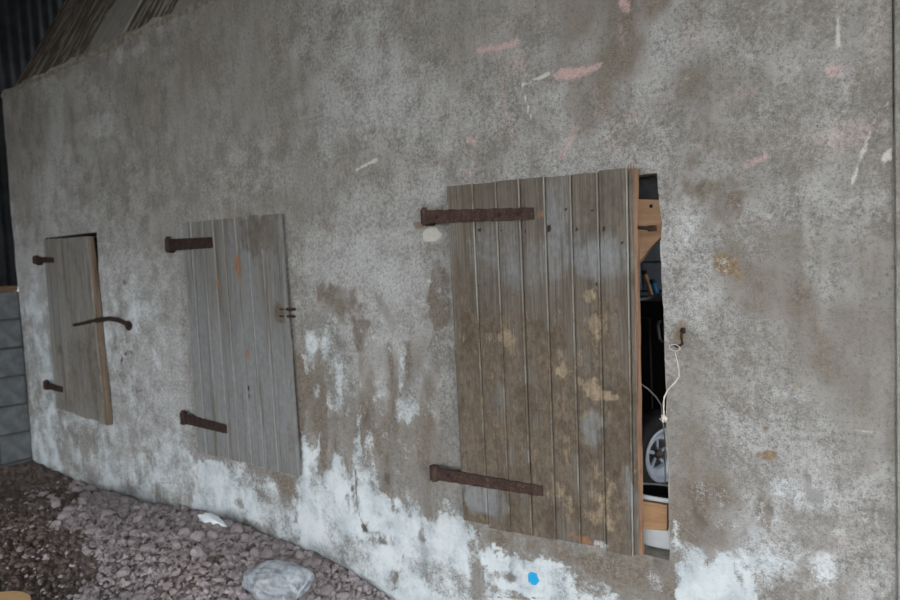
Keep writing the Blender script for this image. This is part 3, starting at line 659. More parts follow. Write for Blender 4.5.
# ------------------------------------------------------------------ shutters
def shutter(name, label, corners, y_front, edges_top, edges_bot, thick, mat, stains, warp=None, bead_w=0.0055, edge=None, bead=1.0):
    # corners in pixels TL TR BR BL on plane y_front; edges as fractions along the top and bottom
    TL, TR, BR, BL = [on_y(p[0], p[1], y_front) for p in corners]
    org = Vector((BL[0], y_front+thick, BL[2]))
    root = empty(name, org); tag(root, label, 'shutter', 'plank shutters along the plastered wall')
    for k in range(len(edges_top)-1):
        ta, tb = edges_top[k], edges_top[k+1]; ba, bb = edges_bot[k], edges_bot[k+1]
        nseg = 124
        wpl = (tb-ta)*(TR[0]-TL[0]); g = 0.0016
        ncol = max(2, int(wpl/0.012)); last = (k == len(edges_top)-2)
        cols = [(g, 0.002)]+[(g+0.004+(wpl-2*g-0.004-(0 if last else bead_w+0.004))*j/ncol, 0.0) for j in range(ncol+1)]
        nplain = len(cols)
        if not last:
            e0 = wpl-g-bead_w
            cols += [(e0-0.001, 0.003*bead), (e0, 0.0010*bead), (e0+bead_w*0.25, -0.0015*bead), (e0+bead_w*0.7, -0.0015*bead), (e0+bead_w, 0.0025*bead)]
        else: cols += [(wpl-g, 0.003)]
        jit = (random.uniform(-.003, .003), random.uniform(-.006, .006)) ; dy = random.uniform(-0.0015, 0.0015)
        V = []
        for j in range(nseg+1):
            s = j/nseg
            row = []
            for cxx, dep in cols:
                u = cxx/wpl
                ut = ta+(tb-ta)*u; ub = ba+(bb-ba)*u
                pt = TL+(TR-TL)*ut; pb = BL+(BR-BL)*ub
                zt = pt[2]+jit[0]; zb = pb[2]+jit[1]
                x = pb[0]+(pt[0]-pb[0])*s; zz = zb+(zt-zb)*s
                wv = warp(ut, s) if warp else 0.0
                row.append((x, y_front+dep+dy+wv, zz))
            V.append(row)
        nc = len(cols); vv = np.array([p for r_ in V for p in r_])
        back = np.array([(r_[c_][0], y_front+thick*0.62, r_[c_][2]) for r_ in V for c_ in (0, nc-1)])
        off = np.array(org)
        nfront = len(vv)
        allv = np.concatenate([vv, back])
        faces = []; mi = []
        for j in range(nseg):
            for c_ in range(nc-1):
                faces.append((j*nc+c_, j*nc+c_+1, (j+1)*nc+c_+1, (j+1)*nc+c_))
                mi.append(0)
            bl0 = nfront+2*j; bl1 = nfront+2*j+2
            faces.append((bl0, j*nc, (j+1)*nc, bl1)); mi.append(0)
            faces.append((j*nc+nc-1, bl0+1, bl1+1, (j+1)*nc+nc-1)); mi.append(2 if last else 0)
            faces.append((bl0+1, bl0, bl1, bl1+1)); mi.append(0)
        faces.append(tuple([nfront, nfront+1]+[c_ for c_ in range(nc-1, -1, -1)])); mi.append(0)
        e = nseg
        faces.append(tuple([nfront+2*e+1, nfront+2*e]+[e*nc+c_ for c_ in range(nc)])); mi.append(0)
        pm = bpy.data.meshes.new('plank'); pm.from_pydata((allv-off).tolist(), [], faces)
        pm.polygons.foreach_set('material_index', mi)
        for m_ in (mat, M_BEAD, edge or mat): pm.materials.append(m_)
        st = Stains(allv[:, 0], allv[:, 2], y_front); stains(st)
        st.write(pm, 'stain_a', ['gb', 'mud', 'tan', 'org'])
        if not last:
            bdm = np.zeros(len(allv)); cidx = np.arange(nfront) % nc; bdm[:nfront] = ((cidx >= nplain+1) & (cidx <= nplain+3))*bead*np.clip(0.8+1.2*(fbm(allv[:nfront, 0]*9, allv[:nfront, 2]*3, 77, 3)-0.5), 0, 1); st.L['bd'] = bdm
        st.write(pm, 'stain_b', ['dk', 'wh', 'br', 'bd'])
        link('plank', pm, root)
    # ledges nailed across the back
    for f_ in (0.14, 0.80):
        zc = BL[2]+(TL[2]-BL[2])*f_
        bm = bmesh.new(); box(bm, (min(TL[0], BL[0])+0.05, y_front+thick*0.62, zc-0.05), (min(TR[0], BR[0])-0.03, y_front+thick*0.62+0.022, zc+0.05), 0.003)
        finish(bm, 'ledge', M_DARKWOOD, root, off=org)
    return root, org, (TL, TR, BR, BL)

def strap(root, org, p0, p1, y_face, h0, h1, pin_up, L_bolts, mat=M_RUST, knuckle=0.02):
    # iron strap from its knuckle at p0 to its free end at p1, both in pixels on the face
    a = on_y(p0[0], p0[1], y_face); b = on_y(p1[0], p1[1], y_face)
    bm = bmesh.new(); n = 26; t = 0.006
    rows = []
    L = b[0]-a[0]
    for k in range(n+1):
        s = k/n; x = a[0]+L*s; z = a[2]+(b[2]-a[2])*s; h = (h0+(h1-h0)*s)*(1+0.05*math.sin(k*1.9))
        jy = 0.0012*math.sin(k*2.3)
        rows.append([bm.verts.new(p) for p in ((x, y_face-t+jy, z-h/2), (x, y_face-t+jy, z+h/2), (x, y_face, z+h/2), (x, y_face, z-h/2))])
    for r0, r1 in zip(rows, rows[1:]):
        for c_ in range(4): bm.faces.new((r0[c_], r0[(c_+1) % 4], r1[(c_+1) % 4], r1[c_]))
    bm.faces.new(rows[0]); bm.faces.new(rows[-1][::-1])
    st = finish(bm, 'strap_hinge', mat, root, off=org)
    bm = bmesh.new(); kx = a[0]
    tube(bm, [(kx, y_face+0.004, a[2]-h0*0.54), (kx, y_face+0.004, a[2]+h0*0.54)], knuckle*0.75, 12)
    k_ = finish(bm, 'knuckle', mat, st, off=org)
    bm = bmesh.new()
    tube(bm, [(kx, y_face+0.004, a[2]-h0*0.66), (kx, y_face+0.004, a[2]+h0*(0.72 if pin_up else 0.6))], knuckle*0.5, 10)
    tube(bm, [(kx, y_face+0.004, a[2]-h0*0.5), (kx-0.004, 0.03, a[2]-h0*0.5)], knuckle*0.45, 8)
    finish(bm, 'pintle', mat, st, off=org)
    for s in L_bolts:
        bm = bmesh.new(); c0 = Vector((a[0]+L*s, y_face-t-0.001, a[2]+(b[2]-a[2])*s))
        r_ = bmesh.ops.create_icosphere(bm, subdivisions=2, radius=0.0085)
        for v_ in bm.verts: v_.co = Vector((v_.co.x, v_.co.y*0.45, v_.co.z))+c0
        finish(bm, 'bolt', M_RUST_DARK, st, off=org, smooth=True)
    return st

def stains_a(s):
    s.layer('gb')[:] = np.clip(0.18+0.6*(fbm(s.P[:, 0]*4, s.P[:, 1]*3, 91, 3)-0.5), 0, 1)
    for b_ in [(482, 252, 16, 26, .45), (558, 215, 14, 45, .5), (530, 265, 30, 25, .45), (612, 262, 22, 22, .5), (505, 235, 15, 30, .3), (590, 255, 25, 20, .4)]: s.blob('gb', *b_, fe=0.05)
    s.poly('mud', [(450, 305), (475, 290), (505, 300), (530, 330), (552, 310), (578, 300), (600, 288), (625, 282), (642, 300), (648, 565), (460, 530)], 0.64, 0.09, 0.06)
    X_, Z_ = s.P[:, 0], s.P[:, 1]; low = sstep(1.62, 1.40, Z_)
    s.layer('mud')[:] *= 1-0.75*sstep(0.10, 0.22, fbm(X_*16+3, Z_*8, 94, 4)-0.5)
    s.layer('br')[:] = 0.75*low*sstep(0.06, 0.20, fbm(X_*13+8, Z_*9, 95, 4)-0.5)
    s.layer('tan')[:] = 0.40*low*sstep(0.10, 0.22, fbm(X_*17+1, Z_*15, 96, 4)-0.5)
    s.blob('mud', 460, 275, 10, 26, 0.5, fe=0.04); s.blob('mud', 462, 200, 14, 12, 0.35, fe=0.04); s.blob('mud', 500, 190, 16, 12, 0.25, fe=0.04)
    for b_ in [(476, 497, 20, 15, .95), (497, 503, 12, 18, .7), (594, 430, 14, 18, .8), (632, 505, 4, 50, .8), (600, 260, 30, 20, .5), (520, 490, 8, 14, .5), (500, 395, 8, 12, .4)]:
        s.blob('mud', *b_, mode='sub', fe=0.02); s.blob('gb', *b_[:4], b_[4]*0.8, fe=0.02)
    for b_ in [(590, 297, 5, 7, .7), (593, 326, 5, 10, .75), (492, 338, 9, 7, .5), (562, 368, 7, 11, .65), (594, 386, 14, 9, .85), (600, 395, 10, 6, .7), (512, 345, 7, 12, .45), (606, 480, 14, 18, .35), (600, 510, 16, 22, .3), (615, 325, 4, 12, .4), (570, 320, 5, 5, .4), (505, 430, 8, 12, .3), (540, 440, 10, 20, .3), (560, 500, 12, 20, .3)]:
        s.blob('tan', *b_, rough=0.015)
    s.stroke('tan', [(606, 335), (606, 305), (622, 298)], 3, 0.5)
    s.blob('org', 581, 540, 10, 4, 0.95, fe=0.008); s.blob('wh', 601, 544, 8, 4, 0.6, fe=0.01)
    s.stroke('wh', [(614, 270), (614, 285)], 1.4, 0.7)
    for b_ in [(480, 230, 2.2, 3), (501, 231, 1.6, 2), (526, 231, 1.6, 2), (549, 229, 2, 4), (577, 229, 2, 3), (604, 229, 2, 3), (622, 243, 2, 2.5), (592, 211, 2, 2), (565, 210, 2, 2.5), (596, 284, 1.5, 3)]: s.blob('dk', *b_, 0.8, fe=0.004, rough=0.002)
    s.blob('org', 539, 214, 3, 4, 0.6, fe=0.008)
    s.poly('br', [(446, 186), (496, 180), (498, 205), (448, 207)], 0.5, 0.03, 0.02); s.poly('br', [(570, 170), (600, 168), (602, 240), (574, 235)], 0.4, 0.04, 0.03)
    s.stroke('br', [(477, 286), (486, 283), (492, 288)], 3, 0.9); s.stroke('br', [(490, 330), (486, 310), (478, 300)], 2, 0.5)
    for b_ in [(470, 330, 14, 20, .5), (520, 380, 20, 18, .5), (470, 400, 12, 40, .4), (560, 340, 14, 12, .5), (620, 400, 10, 50, .4), (580, 460, 14, 30, .4), (530, 520, 20, 12, .35)]: s.blob('br', *b_, fe=0.05, rough=0.03)
def stains_b(s):
    s.layer('gb')[:] = np.clip(0.5+0.7*(fbm(s.P[:, 0]*6, s.P[:, 1]*2.2, 92, 3)-0.5), 0, 1)
    s.poly('gb', [(192, 330), (285, 330), (296, 470), (200, 448)], 0.35, 0.15, 0.05)
    s.poly('br', [(236, 212), (280, 210), (283, 255), (240, 258)], 0.55, 0.05, 0.03); s.poly('br', [(182, 225), (196, 222), (206, 450), (197, 450)], 0.35, 0.03, 0.02)
    s.blob('br', 280, 313, 5, 9, 0.9, fe=0.02); s.blob('br', 278, 300, 10, 40, 0.3, fe=0.05); s.blob('br', 292, 440, 6, 30, 0.5, fe=0.04); s.blob('br', 225, 340, 20, 30, 0.25, fe=0.08)
    for b_ in [(238, 266, 3, 13, .8), (218, 283, 2.4, 8, .6), (230, 220, 3, 3, .7), (247, 354, 3, 6, .65), (250, 283, 1.5, 4, .4), (200, 222, 6, 1.5, .5)]: s.blob('org', *b_, fe=0.012, rough=0.006)
    s.stroke('dk', [(248, 386), (249, 399)], 2.4, 0.95); s.blob('dk', 204, 338, 2.5, 2, 0.9)
def stains_c(s):
    s.layer('gb')[:] = np.clip(0.35+0.7*(fbm(s.P[:, 0]*6, s.P[:, 1]*2, 93, 3)-0.5), 0, 1)
    s.poly('br', [(70, 330), (104, 320), (110, 425), (60, 410)], 0.5, 0.12, 0.05); s.blob('br', 66, 270, 4, 30, 0.4, fe=0.04); s.blob('br', 60, 350, 3, 6, 0.7)
    s.stroke('br', [(51, 242), (50, 258)], 2, 0.8); s.stroke('dk', [(72, 238), (76, 330)], 1.0, 0.3)

# nearest shutter: top board joints measured on the photograph
eA = [0.0]
for px in (472.5, 495.8, 519.0, 543.8, 570.2, 597.2, 627.0): eA.append((on_y(px, 183-(px-446)*0.096, -0.055)[0]-on_y(446, 186, -0.055)[0])/(on_y(633, 168, -0.055)[0]-on_y(446, 186, -0.055)[0]))
eA.append(1.0)
rootA, orgA, cA = shutter('plank_shutter', 'large plank shutter caked with brown mud, standing ajar beside a dark gap', [(446, 186), (633.5, 168), (639.5, 557), (463, 521)], -0.055, eA, eA, 0.042, M_PLANK_A, stains_a, edge=M_RAW)
strap(rootA, orgA, (424, 217), (534, 213.5), -0.0575, 0.050, 0.041, True, (0.14, 0.72, 0.88))
strap(rootA, orgA, (434, 473), (543, 491), -0.0575, 0.050, 0.036, False, (0.16,), knuckle=0.026)
# iron latch poking out beside the free edge
bm = bmesh.new(); e = cA[1]; zl = on_y(640, 228, -0.03)[2]
tube(bm, [(e[0]-0.02, -0.028, zl+0.004), (e[0]+0.012, -0.028, zl), (e[0]+0.05, -0.02, zl-0.004)], 0.006, 8)
box(bm, (e[0]+0.028, -0.03, zl-0.012), (e[0]+0.05, -0.012, zl+0.006)); finish(bm, 'latch', M_RUST_DARK, rootA, off=orgA)
# raw timber lipping on the free edge
bm = bmesh.new(); nn = 26; rows = []
for k in range(nn+1):
    s = k/nn; p = cA[2]+(cA[1]-cA[2])*s; wob = 0.0010*math.sin(k*1.3)+0.0008*math.sin(k*3.1)
    rows.append([bm.verts.new(q_) for q_ in ((p[0]-0.006, -0.050, p[2]), (p[0]+0.001+wob, -0.050, p[2]), (p[0]+0.001+wob, -0.024, p[2]), (p[0]-0.006, -0.024, p[2]))])
for r0, r1 in zip(rows, rows[1:]):
    for c_ in range(4): bm.faces.new((r0[c_], r0[(c_+1) % 4], r1[(c_+1) % 4], r1[c_]))
bm.faces.new(rows[0]); bm.faces.new(rows[-1][::-1])
finish(bm, 'edge_lipping', M_RAW, rootA, off=orgA)
# splinters of raw wood on its top corner
bm = bmesh.new(); p = cA[1]
for k in range(3): tube(bm, [(p[0]-0.02+k*0.008, -0.045, p[2]-0.01), (p[0]-0.022+k*0.009, -0.046, p[2]+0.012+0.006*(k % 2))], [0.004, 0.0012], 5)
finish(bm, 'splinter', M_RAW, rootA, off=orgA)

fB = [0, 0.10, 0.235, 0.35, 0.46, 0.58, 0.70, 0.83, 1.0]
rootB, orgB, cB = shutter('plank_shutter', 'silvery plank shutter with orange bare patches between two other shutters', [(182, 223), (278.5, 213), (298, 477), (198, 451)], -0.034, fB, fB, 0.034, M_PLANK_B, stains_b, bead_w=0.006, bead=0.85)
strap(rootB, orgB, (168, 245), (213, 242.5), -0.0365, 0.064, 0.055, True, (0.2, 0.8), M_RUST_DARK, 0.026)
strap(rootB, orgB, (183, 418), (227, 429), -0.0365, 0.058, 0.046, True, (0.5,), M_RUST_DARK, 0.026)
bm = bmesh.new()
for zz in (309, 316):
    p = on_y(286, zz, -0.02); tube(bm, [(p[0]-0.03, -0.03, p[2]), (p[0]+0.012, -0.028, p[2]), (p[0]+0.04, 0.012, p[2]-0.004)], 0.007, 8)
finish(bm, 'hasp_staple', M_RUST_DARK, rootB, off=orgB)

fC = [0, 0.27, 0.42, 0.66, 0.84, 1.0]
def warpC(u, s): return -0.03*max(0, u-0.6)/0.4*max(0.0, math.sin(s*3.1))*0.6
rootC, orgC, cC = shutter('plank_shutter', 'faded plank shutter nearest the block wall, fastened by an iron hook', [(43, 240), (89, 236.5), (107, 425), (56, 408)], -0.034, fC, fC, 0.034, M_PLANK_C, stains_c, warp=warpC, bead_w=0.006, bead=0.3)
strap(rootC, orgC, (36, 260), (54, 260), -0.0365, 0.045, 0.034, True, (0.6,), M_RUST_DARK, 0.034)
strap(rootC, orgC, (46, 385), (63, 389.5), -0.0365, 0.050, 0.040, True, (0.6,), M_RUST_DARK, 0.030)
bm = bmesh.new()
hk = [(74, 325), (84, 323), (93, 321), (101, 319.5), (110, 318.5), (118, 320), (125, 323), (129, 325.5)]
pts = [on_y(p[0], p[1], -0.055+0.006*k) for k, p in enumerate(hk)]
tube(bm, [tuple(p) for p in pts], [0.010, 0.011, 0.014, 0.017, 0.014, 0.014, 0.014, 0.014], 8)
c0 = Vector(pts[-1]); tube(bm, [c0+Vector((0.026*math.cos(a_), -0.004, 0.022*math.sin(a_))) for a_ in [k*math.pi/5 for k in range(11)]], 0.009, 7)
finish(bm, 'latch_hook', M_RUST_DARK, rootC, off=orgC)
# raw split edge board of that shutter
bm = bmesh.new(); rows = []
for k in range(25):
    s = k/24; p = cC[2]+(cC[1]-cC[2])*s
    wv = 0.016*math.sin(s*5.2)+0.010*math.sin(s*11)
    rows.append([bm.verts.new(q_) for q_ in ((p[0]-0.005, -0.040, p[2]), (p[0]+0.008+0.014*(1-s)+wv*0.35, -0.036, p[2]), (p[0]+0.008+0.014*(1-s)+wv*0.35, -0.006, p[2]), (p[0]-0.005, -0.006, p[2]))])
for r0, r1 in zip(rows, rows[1:]):
    for c_ in range(4): bm.faces.new((r0[c_], r0[(c_+1) % 4], r1[(c_+1) % 4], r1[c_]))
bm.faces.new(rows[0]); bm.faces.new(rows[-1][::-1])
finish(bm, 'edge_lipping', wood('split_brown_edge', (0.11, 0.083, 0.060), (0.19, 0.145, 0.105)), rootC, off=orgC)

# ------------------------------------------------------------------ iron staple and string on the wall beside the gap
hp = on_y(682, 338, -0.012); hook = empty('wall_hook', (hp[0], 0.0, hp[2])); tag(hook, 'small rusty iron hook in the wall with string tied to it', 'hook')
bm = bmesh.new()
tube(bm, [(0.0, 0.02, 0.02), (0.0, -0.012, 0.022), (0.002, -0.022, 0.005), (0.004, -0.020, -0.016), (-0.010, -0.024, -0.026), (-0.022, -0.018, -0.022)], [0.006, 0.0055, 0.0055, 0.005, 0.004, 0.0035], 8)
finish(bm, 'shank', M_RUST_DARK, hook, smooth=True)
bm = bmesh.new(); box(bm, (-0.007, -0.006, 0.012), (0.007, 0.004, 0.030), 0.003); finish(bm, 'plate', M_RUST_DARK, hook)
M_STRING = plain('off_white_string', (0.62, 0.60, 0.56), 0.9, var=0.1)
bm = bmesh.new()
lp = on_y(674, 348, -0.03); circ = [(lp[0]+0.017*math.cos(a_), -0.026-0.006*math.sin(a_), lp[2]+0.011*math.sin(a_)) for a_ in [k*math.pi/6 for k in range(13)]]
tube(bm, circ, 0.0010, 6)
pth = [(675, 352), (677, 360), (679, 370), (679, 377), (674, 383), (668, 390), (664.5, 397), (663, 404), (664, 412), (664, 417)]
P3 = [on_y(p[0], p[1], -0.012-0.006*math.sin(k*0.7)) for k, p in enumerate(pth)]
tube(bm, [tuple(p) for p in P3], [0.0010, 0.0010, 0.0010, 0.0012, 0.0018, 0.0018, 0.0022, 0.0018, 0.0018, 0.002], 6)
P4 = [Vector(p)+Vector((0.004*math.sin(k*2.0), -0.003*math.cos(k*2.0), 0.0)) for k, p in enumerate(P3[3:])]
tube(bm, P4, 0.0011, 6)
st = finish(bm, 'string', M_STRING, smooth=True, off=None); tag(st, 'frayed white string hanging from the rusty wall hook beside the gap', 'string')
bm = bmesh.new(); kc = Vector(P3[-1])
for k in range(6):
    a_ = k*1.1; tube(bm, [kc, kc+Vector((0.012*math.cos(a_), -0.004, 0.012*math.sin(a_)-0.004)), kc+Vector((0.006*math.cos(a_+1), -0.002, 0.012*math.sin(a_+1)-0.006)), kc], 0.0018, 5)
kn = finish(bm, 'knot', M_STRING, st)

# ------------------------------------------------------------------ things seen through the gap
SILL = 0.712
def place(px, py, y): return Vector(on_y(px, py, y))
# bucket on the sill
bc = place(657, 547, 0.075); br_ = 0.13
bucket = empty('paint_bucket', (bc.x-0.0, 0.125, SILL)); bucket.scale = (1.0, 0.55, 1.0); tag(bucket, 'white round bucket on the sill of the gap, behind a wood offcut', 'bucket')
M_WHITE = plain('white_plastic', (0.74, 0.78, 0.82), 0.4, var=0.05, spec=0.5)
ztop = on_y(655, 497, 0.06)[2]-SILL
bm = bmesh.new(); lathe(bm, [(0.0, 0.0), (0.105, 0.0), (0.112, 0.006), (0.118, ztop*0.96), (0.121, ztop), (0.115, ztop), (0.106, 0.02), (0.0, 0.02)], 40); finish(bm, 'body', M_WHITE, bucket, smooth=True)
bm = bmesh.new(); lathe(bm, [(0.0001, ztop-0.008), (0.06, ztop-0.002), (0.113, ztop-0.004), (0.110, ztop-0.03), (0.0001, ztop-0.03)], 32); finish(bm, 'contents', plain('black_sludge', (0.015, 0.014, 0.013), 0.9, bump=0.5), bucket, smooth=True)
bm = bmesh.new(); lathe(bm, [(0.118, ztop-0.022), (0.124, ztop-0.022), (0.125, ztop-0.002), (0.119, ztop+0.002), (0.113, ztop-0.002)], 40); finish(bm, 'rim', M_WHITE, bucket, smooth=True)
# offcut leaning on it
oc = empty('wood_offcut', (0, 0, 0)); pts = [place(640.5, 501, 0.028), place(667, 505, 0.040), place(666.5, 531, 0.036), place(637, 528, 0.02)]
bm = bmesh.new(); f = [bm.verts.new(p) for p in pts]; g = [bm.verts.new(p+Vector((0, 0.014, 0))) for p in pts]
bm.faces.new(f); bm.faces.new(g[::-1])
for k in range(4): bm.faces.new((f[k], f[(k+1) % 4], g[(k+1) % 4], g[k]))
bpy.data.objects.remove(oc); oc = finish(bm, 'wood_offcut', M_CARD); tag(oc, 'brown square wood offcut leaning in front of the white bucket', 'offcut')
# beam and pale board hanging inside the head of the opening
bz1 = on_y(648, 177, 0.10)[2]; bz0 = on_y(648, 200, 0.10)[2]
bm = bmesh.new(); box(bm, (-1.705, 0.10, bz0-0.02), (-0.905, 0.19, bz1), 0.003); beam = finish(bm, 'timber_beam', plain('dark_grey_beam', (0.075, 0.08, 0.083), 0.85, var=0.2)); tag(beam, 'dark grey beam across the head of the gap inside', 'beam')
yb = 0.075
pp = [place(632, 199, yb), place(664, 200, yb), place(664, 234, yb), place(650, 248, yb), place(638, 264, yb), place(628, 275, yb)]
bm = bmesh.new(); f = [bm.verts.new(p) for p in pp]; g = [bm.verts.new(p+Vector((0, 0.02, 0))) for p in pp]
bm.faces.new(f); bm.faces.new(g[::-1]); n_ = len(pp)
for k in range(n_): bm.faces.new((f[k], f[(k+1) % n_], g[(k+1) % n_], g[k]))
gus = finish(bm, 'brace_board', M_PINE); tag(gus, 'pale new wood board with a slanting lower edge inside the gap', 'board')
bm = bmesh.new(); kp = place(651, 206, yb-0.002)
bmesh.ops.create_icosphere(bm, subdivisions=2, radius=0.006); bmesh.ops.translate(bm, verts=bm.verts, vec=kp); finish(bm, 'knot_hole', M_DARKWOOD, gus)
# narrow dark post behind the shutter edge
# wheel
wc = place(655, 453, 1.5); wheel = empty('spare_wheel', (wc.x, wc.y, wc.z))
tag(wheel, 'steel wheel with pale rim and black tyre seen through the gap', 'wheel')
ctr = math.atan2(-(wc.y-CAM[1]), -(wc.x-CAM[0]))
wheel.rotation_euler = (math.pi/2, 0, ctr+math.radians(48)+math.pi/2)
M_TYRE = plain('black_rubber', (0.022, 0.022, 0.024), 0.75, var=0.2); M_RIM = plain('pale_silver_paint', (0.50, 0.55, 0.62), 0.45, 0.3, 0.08)
bm = bmesh.new(); Rr = 0.135
lathe(bm, [(Rr+0.004, -0.06), (Rr+0.02, -0.075), (Rr+0.065, -0.08), (Rr+0.095, -0.055), (Rr+0.10, 0.0), (Rr+0.095, 0.055), (Rr+0.065, 0.08), (Rr+0.02, 0.075), (Rr+0.004, 0.06)], 48)
tyre = finish(bm, 'tyre', M_TYRE, wheel, smooth=True)
bm = bmesh.new()
lathe(bm, [(Rr+0.012, 0.066), (Rr+0.004, 0.074), (Rr-0.006, 0.066), (Rr-0.014, 0.045), (Rr-0.045, 0.030), (0.085, 0.035), (0.078, 0.018), (0.072, 0.005)], 48)
finish(bm, 'rim', M_RIM, wheel, smooth=True)
bm = bmesh.new(); lathe(bm, [(0.074, 0.004), (0.05, 0.004), (0.0001, 0.004)], 40); finish(bm, 'disc', plain('dull_brown_steel', (0.05, 0.045, 0.04), 0.6, 0.4), wheel)
for k in range(5):
    bm = bmesh.new(); box(bm, (0.018, -0.009, 0.004), (0.074, 0.009, 0.022), 0.004); bmesh.ops.rotate(bm, verts=bm.verts, cent=(0, 0, 0), matrix=Matrix.Rotation(k*2*math.pi/5+0.3, 3, 'Z')); finish(bm, 'spoke', M_RIM, wheel)
bm = bmesh.new(); lathe(bm, [(0.026, 0.004), (0.026, 0.03), (0.018, 0.038), (0.0001, 0.040)], 24); finish(bm, 'hub_cap', plain('rusty_hub', (0.10, 0.08, 0.065), 0.6, 0.3), wheel, smooth=True)
# black cabinet with cable and tools behind
cz1 = on_y(655, 301, 1.95)[2]; cc = place(655, 350, 1.95)
cab = empty('metal_cabinet', (cc.x, 1.95, 0.34)); tag(cab, 'black metal cabinet behind the wheel in the store room', 'cabinet')
M_BLACK = plain('black_enamel', (0.012, 0.013, 0.015), 0.5, var=0.2)
bm = bmesh.new(); box(bm, (-0.5, 0.0, 0.02), (0.35, 0.42, cz1-0.34-0.02), 0.008); finish(bm, 'body', M_BLACK, cab)
bm = bmesh.new(); box(bm, (-0.51, -0.02, cz1-0.36), (0.36, 0.43, cz1-0.34), 0.004); finish(bm, 'top', M_BLACK, cab)
bm = bmesh.new(); box(bm, (-0.46, -0.018, 0.08), (-0.02, 0.0, cz1-0.44), 0.004); dr = finish(bm, 'door', M_BLACK, cab)
bm = bmesh.new(); tube(bm, [(0.045, 0.0, cz1-0.58), (0.045, -0.03, cz1-0.56), (0.035, -0.03, cz1-0.48), (0.035, 0.0, cz1-0.46)], 0.008, 8); finish(bm, 'handle', plain('dull_steel', (0.20, 0.20, 0.20), 0.4, 0.6), cab)
for xx in (-0.45, 0.30):
    for yy in (0.05, 0.37):
        bm = bmesh.new(); box(bm, (xx-0.02, yy-0.02, 0.0), (xx+0.02, yy+0.02, 0.025)); finish(bm, 'foot', M_BLACK, cab)
bm = bmesh.new(); cp = [place(634, 303.5, 1.96), place(642, 302, 2.0), place(648, 299.5, 2.03), place(655, 295, 2.03), place(661, 293.5, 2.0), place(670, 293.5, 1.98)]
zmin = cz1+0.008
tube(bm, [(p.x, p.y, max(p.z, zmin)) for p in cp], 0.009, 8); ca = finish(bm, 'cable', plain('grey_cable', (0.42, 0.43, 0.45), 0.6), smooth=True); tag(ca, 'grey cable lying over the top of the black cabinet', 'cable')
def tool(name, label, px0, py0, px1, py1, y0, y1, rad, mat, mat2):
    a = place(px0, py0, y0); b = place(px1, py1, y1); d = (b-a).normalized(); k = (0.345-a.z)/d.z; foot = a+d*k
    root = empty(name, foot); tag(root, label, 'tool')
    bm = bmesh.new(); tube(bm, [foot, a], rad, 10); finish(bm, 'handle', mat, root, off=foot)
    bm = bmesh.new(); tube(bm, [a-d*0.012, a+d*0.022], rad*1.35, 10); finish(bm, 'end_cap', mat2, root, off=foot)
    return root
tool('tool_handle', 'wooden tool handle leaning behind the black cabinet', 644.5, 272, 651.5, 295, 2.82, 2.805, 0.016, M_PINE, M_DARKWOOD)
tool('tool_handle', 'blue tool handle leaning behind the black cabinet', 653, 281, 656.5, 295, 2.77, 2.76, 0.018, plain('blue_plastic', (0.03, 0.22, 0.50), 0.4), plain('dark_blue_plastic', (0.015, 0.05, 0.10), 0.4))
# loose wire in the dark
bm = bmesh.new(); wp = [place(634, 381.5, 0.5), place(641, 384, 0.5), place(648, 389, 0.52), place(656, 397, 0.55), place(661, 405, 0.6)]
wz = Vector((wp[-1].x, wp[-1].y, SILL))
tube(bm, [tuple(place(610, 378, 0.31))]+[tuple(p) for p in wp]+[(wp[-1].x-0.03, wp[-1].y+0.1, 0.9), (wp[-1].x-0.05, wp[-1].y+0.12, 0.35)], 0.003, 6); wr = finish(bm, 'loose_wire', plain('grey_wire', (0.4, 0.4, 0.4), 0.5), smooth=True); tag(wr, 'thin grey wire drooping across the dark gap above the wheel', 'wire')

# ------------------------------------------------------------------ rubble
t = NT('mauve_rubble_stone'); o = t.co(); oi = t.n.new('ShaderNodeObjectInfo')
b = t.noise(o, 45, 5, 0.7)
c = t.mix(oi.outputs['Random'], (0.195, 0.168, 0.172), (0.345, 0.305, 0.31))
c = t.mix(t.ramp(b, 0.35, 0.7, 0, 0.6), c, (0.42, 0.372, 0.38))
t.bump(b, 0.6, 0.01)
M_STONE = t.color(c)
t = NT('dark_shaded_clod'); b = t.noise(t.co(), 30, 5, 0.7)
M_CLOD = t.color(t.mix(t.ramp(b, 0.35, 0.65), (0.055, 0.043, 0.037), (0.13, 0.102, 0.092)))  # dark soil colour, deepened for the shaded corner
def stone_verts(sub, seed):
    bm = bmesh.new(); bmesh.ops.create_icosphere(bm, subdivisions=sub, radius=1.0)
    r_ = random.Random(seed); pl = [(Vector((r_.gauss(0, 1), r_.gauss(0, 1), r_.gauss(0, 1))).normalized(), r_.uniform(0.55, 0.9)) for _ in range(7)]
    for v_ in bm.verts:
        for n_, d_ in pl:
            k = v_.co.dot(n_)-d_
            if k > 0: v_.co -= n_*k*0.9
        v_.co *= r_.uniform(0.92, 1.08)
    V_ = [tuple(v_.co) for v_ in bm.verts]; Fc = [tuple(v_.index for v_ in f_.verts) for f_ in bm.faces]
    bm.free(); return V_, Fc
kinds = []
for k in range(10):
    V_, Fc = stone_verts(2, k+100); m_ = bpy.data.meshes.new('stone'); m_.from_pydata(V_, [], Fc); m_.materials.append(M_STONE); kinds.append(m_)
def density(x, y):
    return 1.0 if y > -0.12-0.45*(x+4.85)+0.10*math.sin(x*5.3+1)+0.05*math.sin(x*13) else 0.28
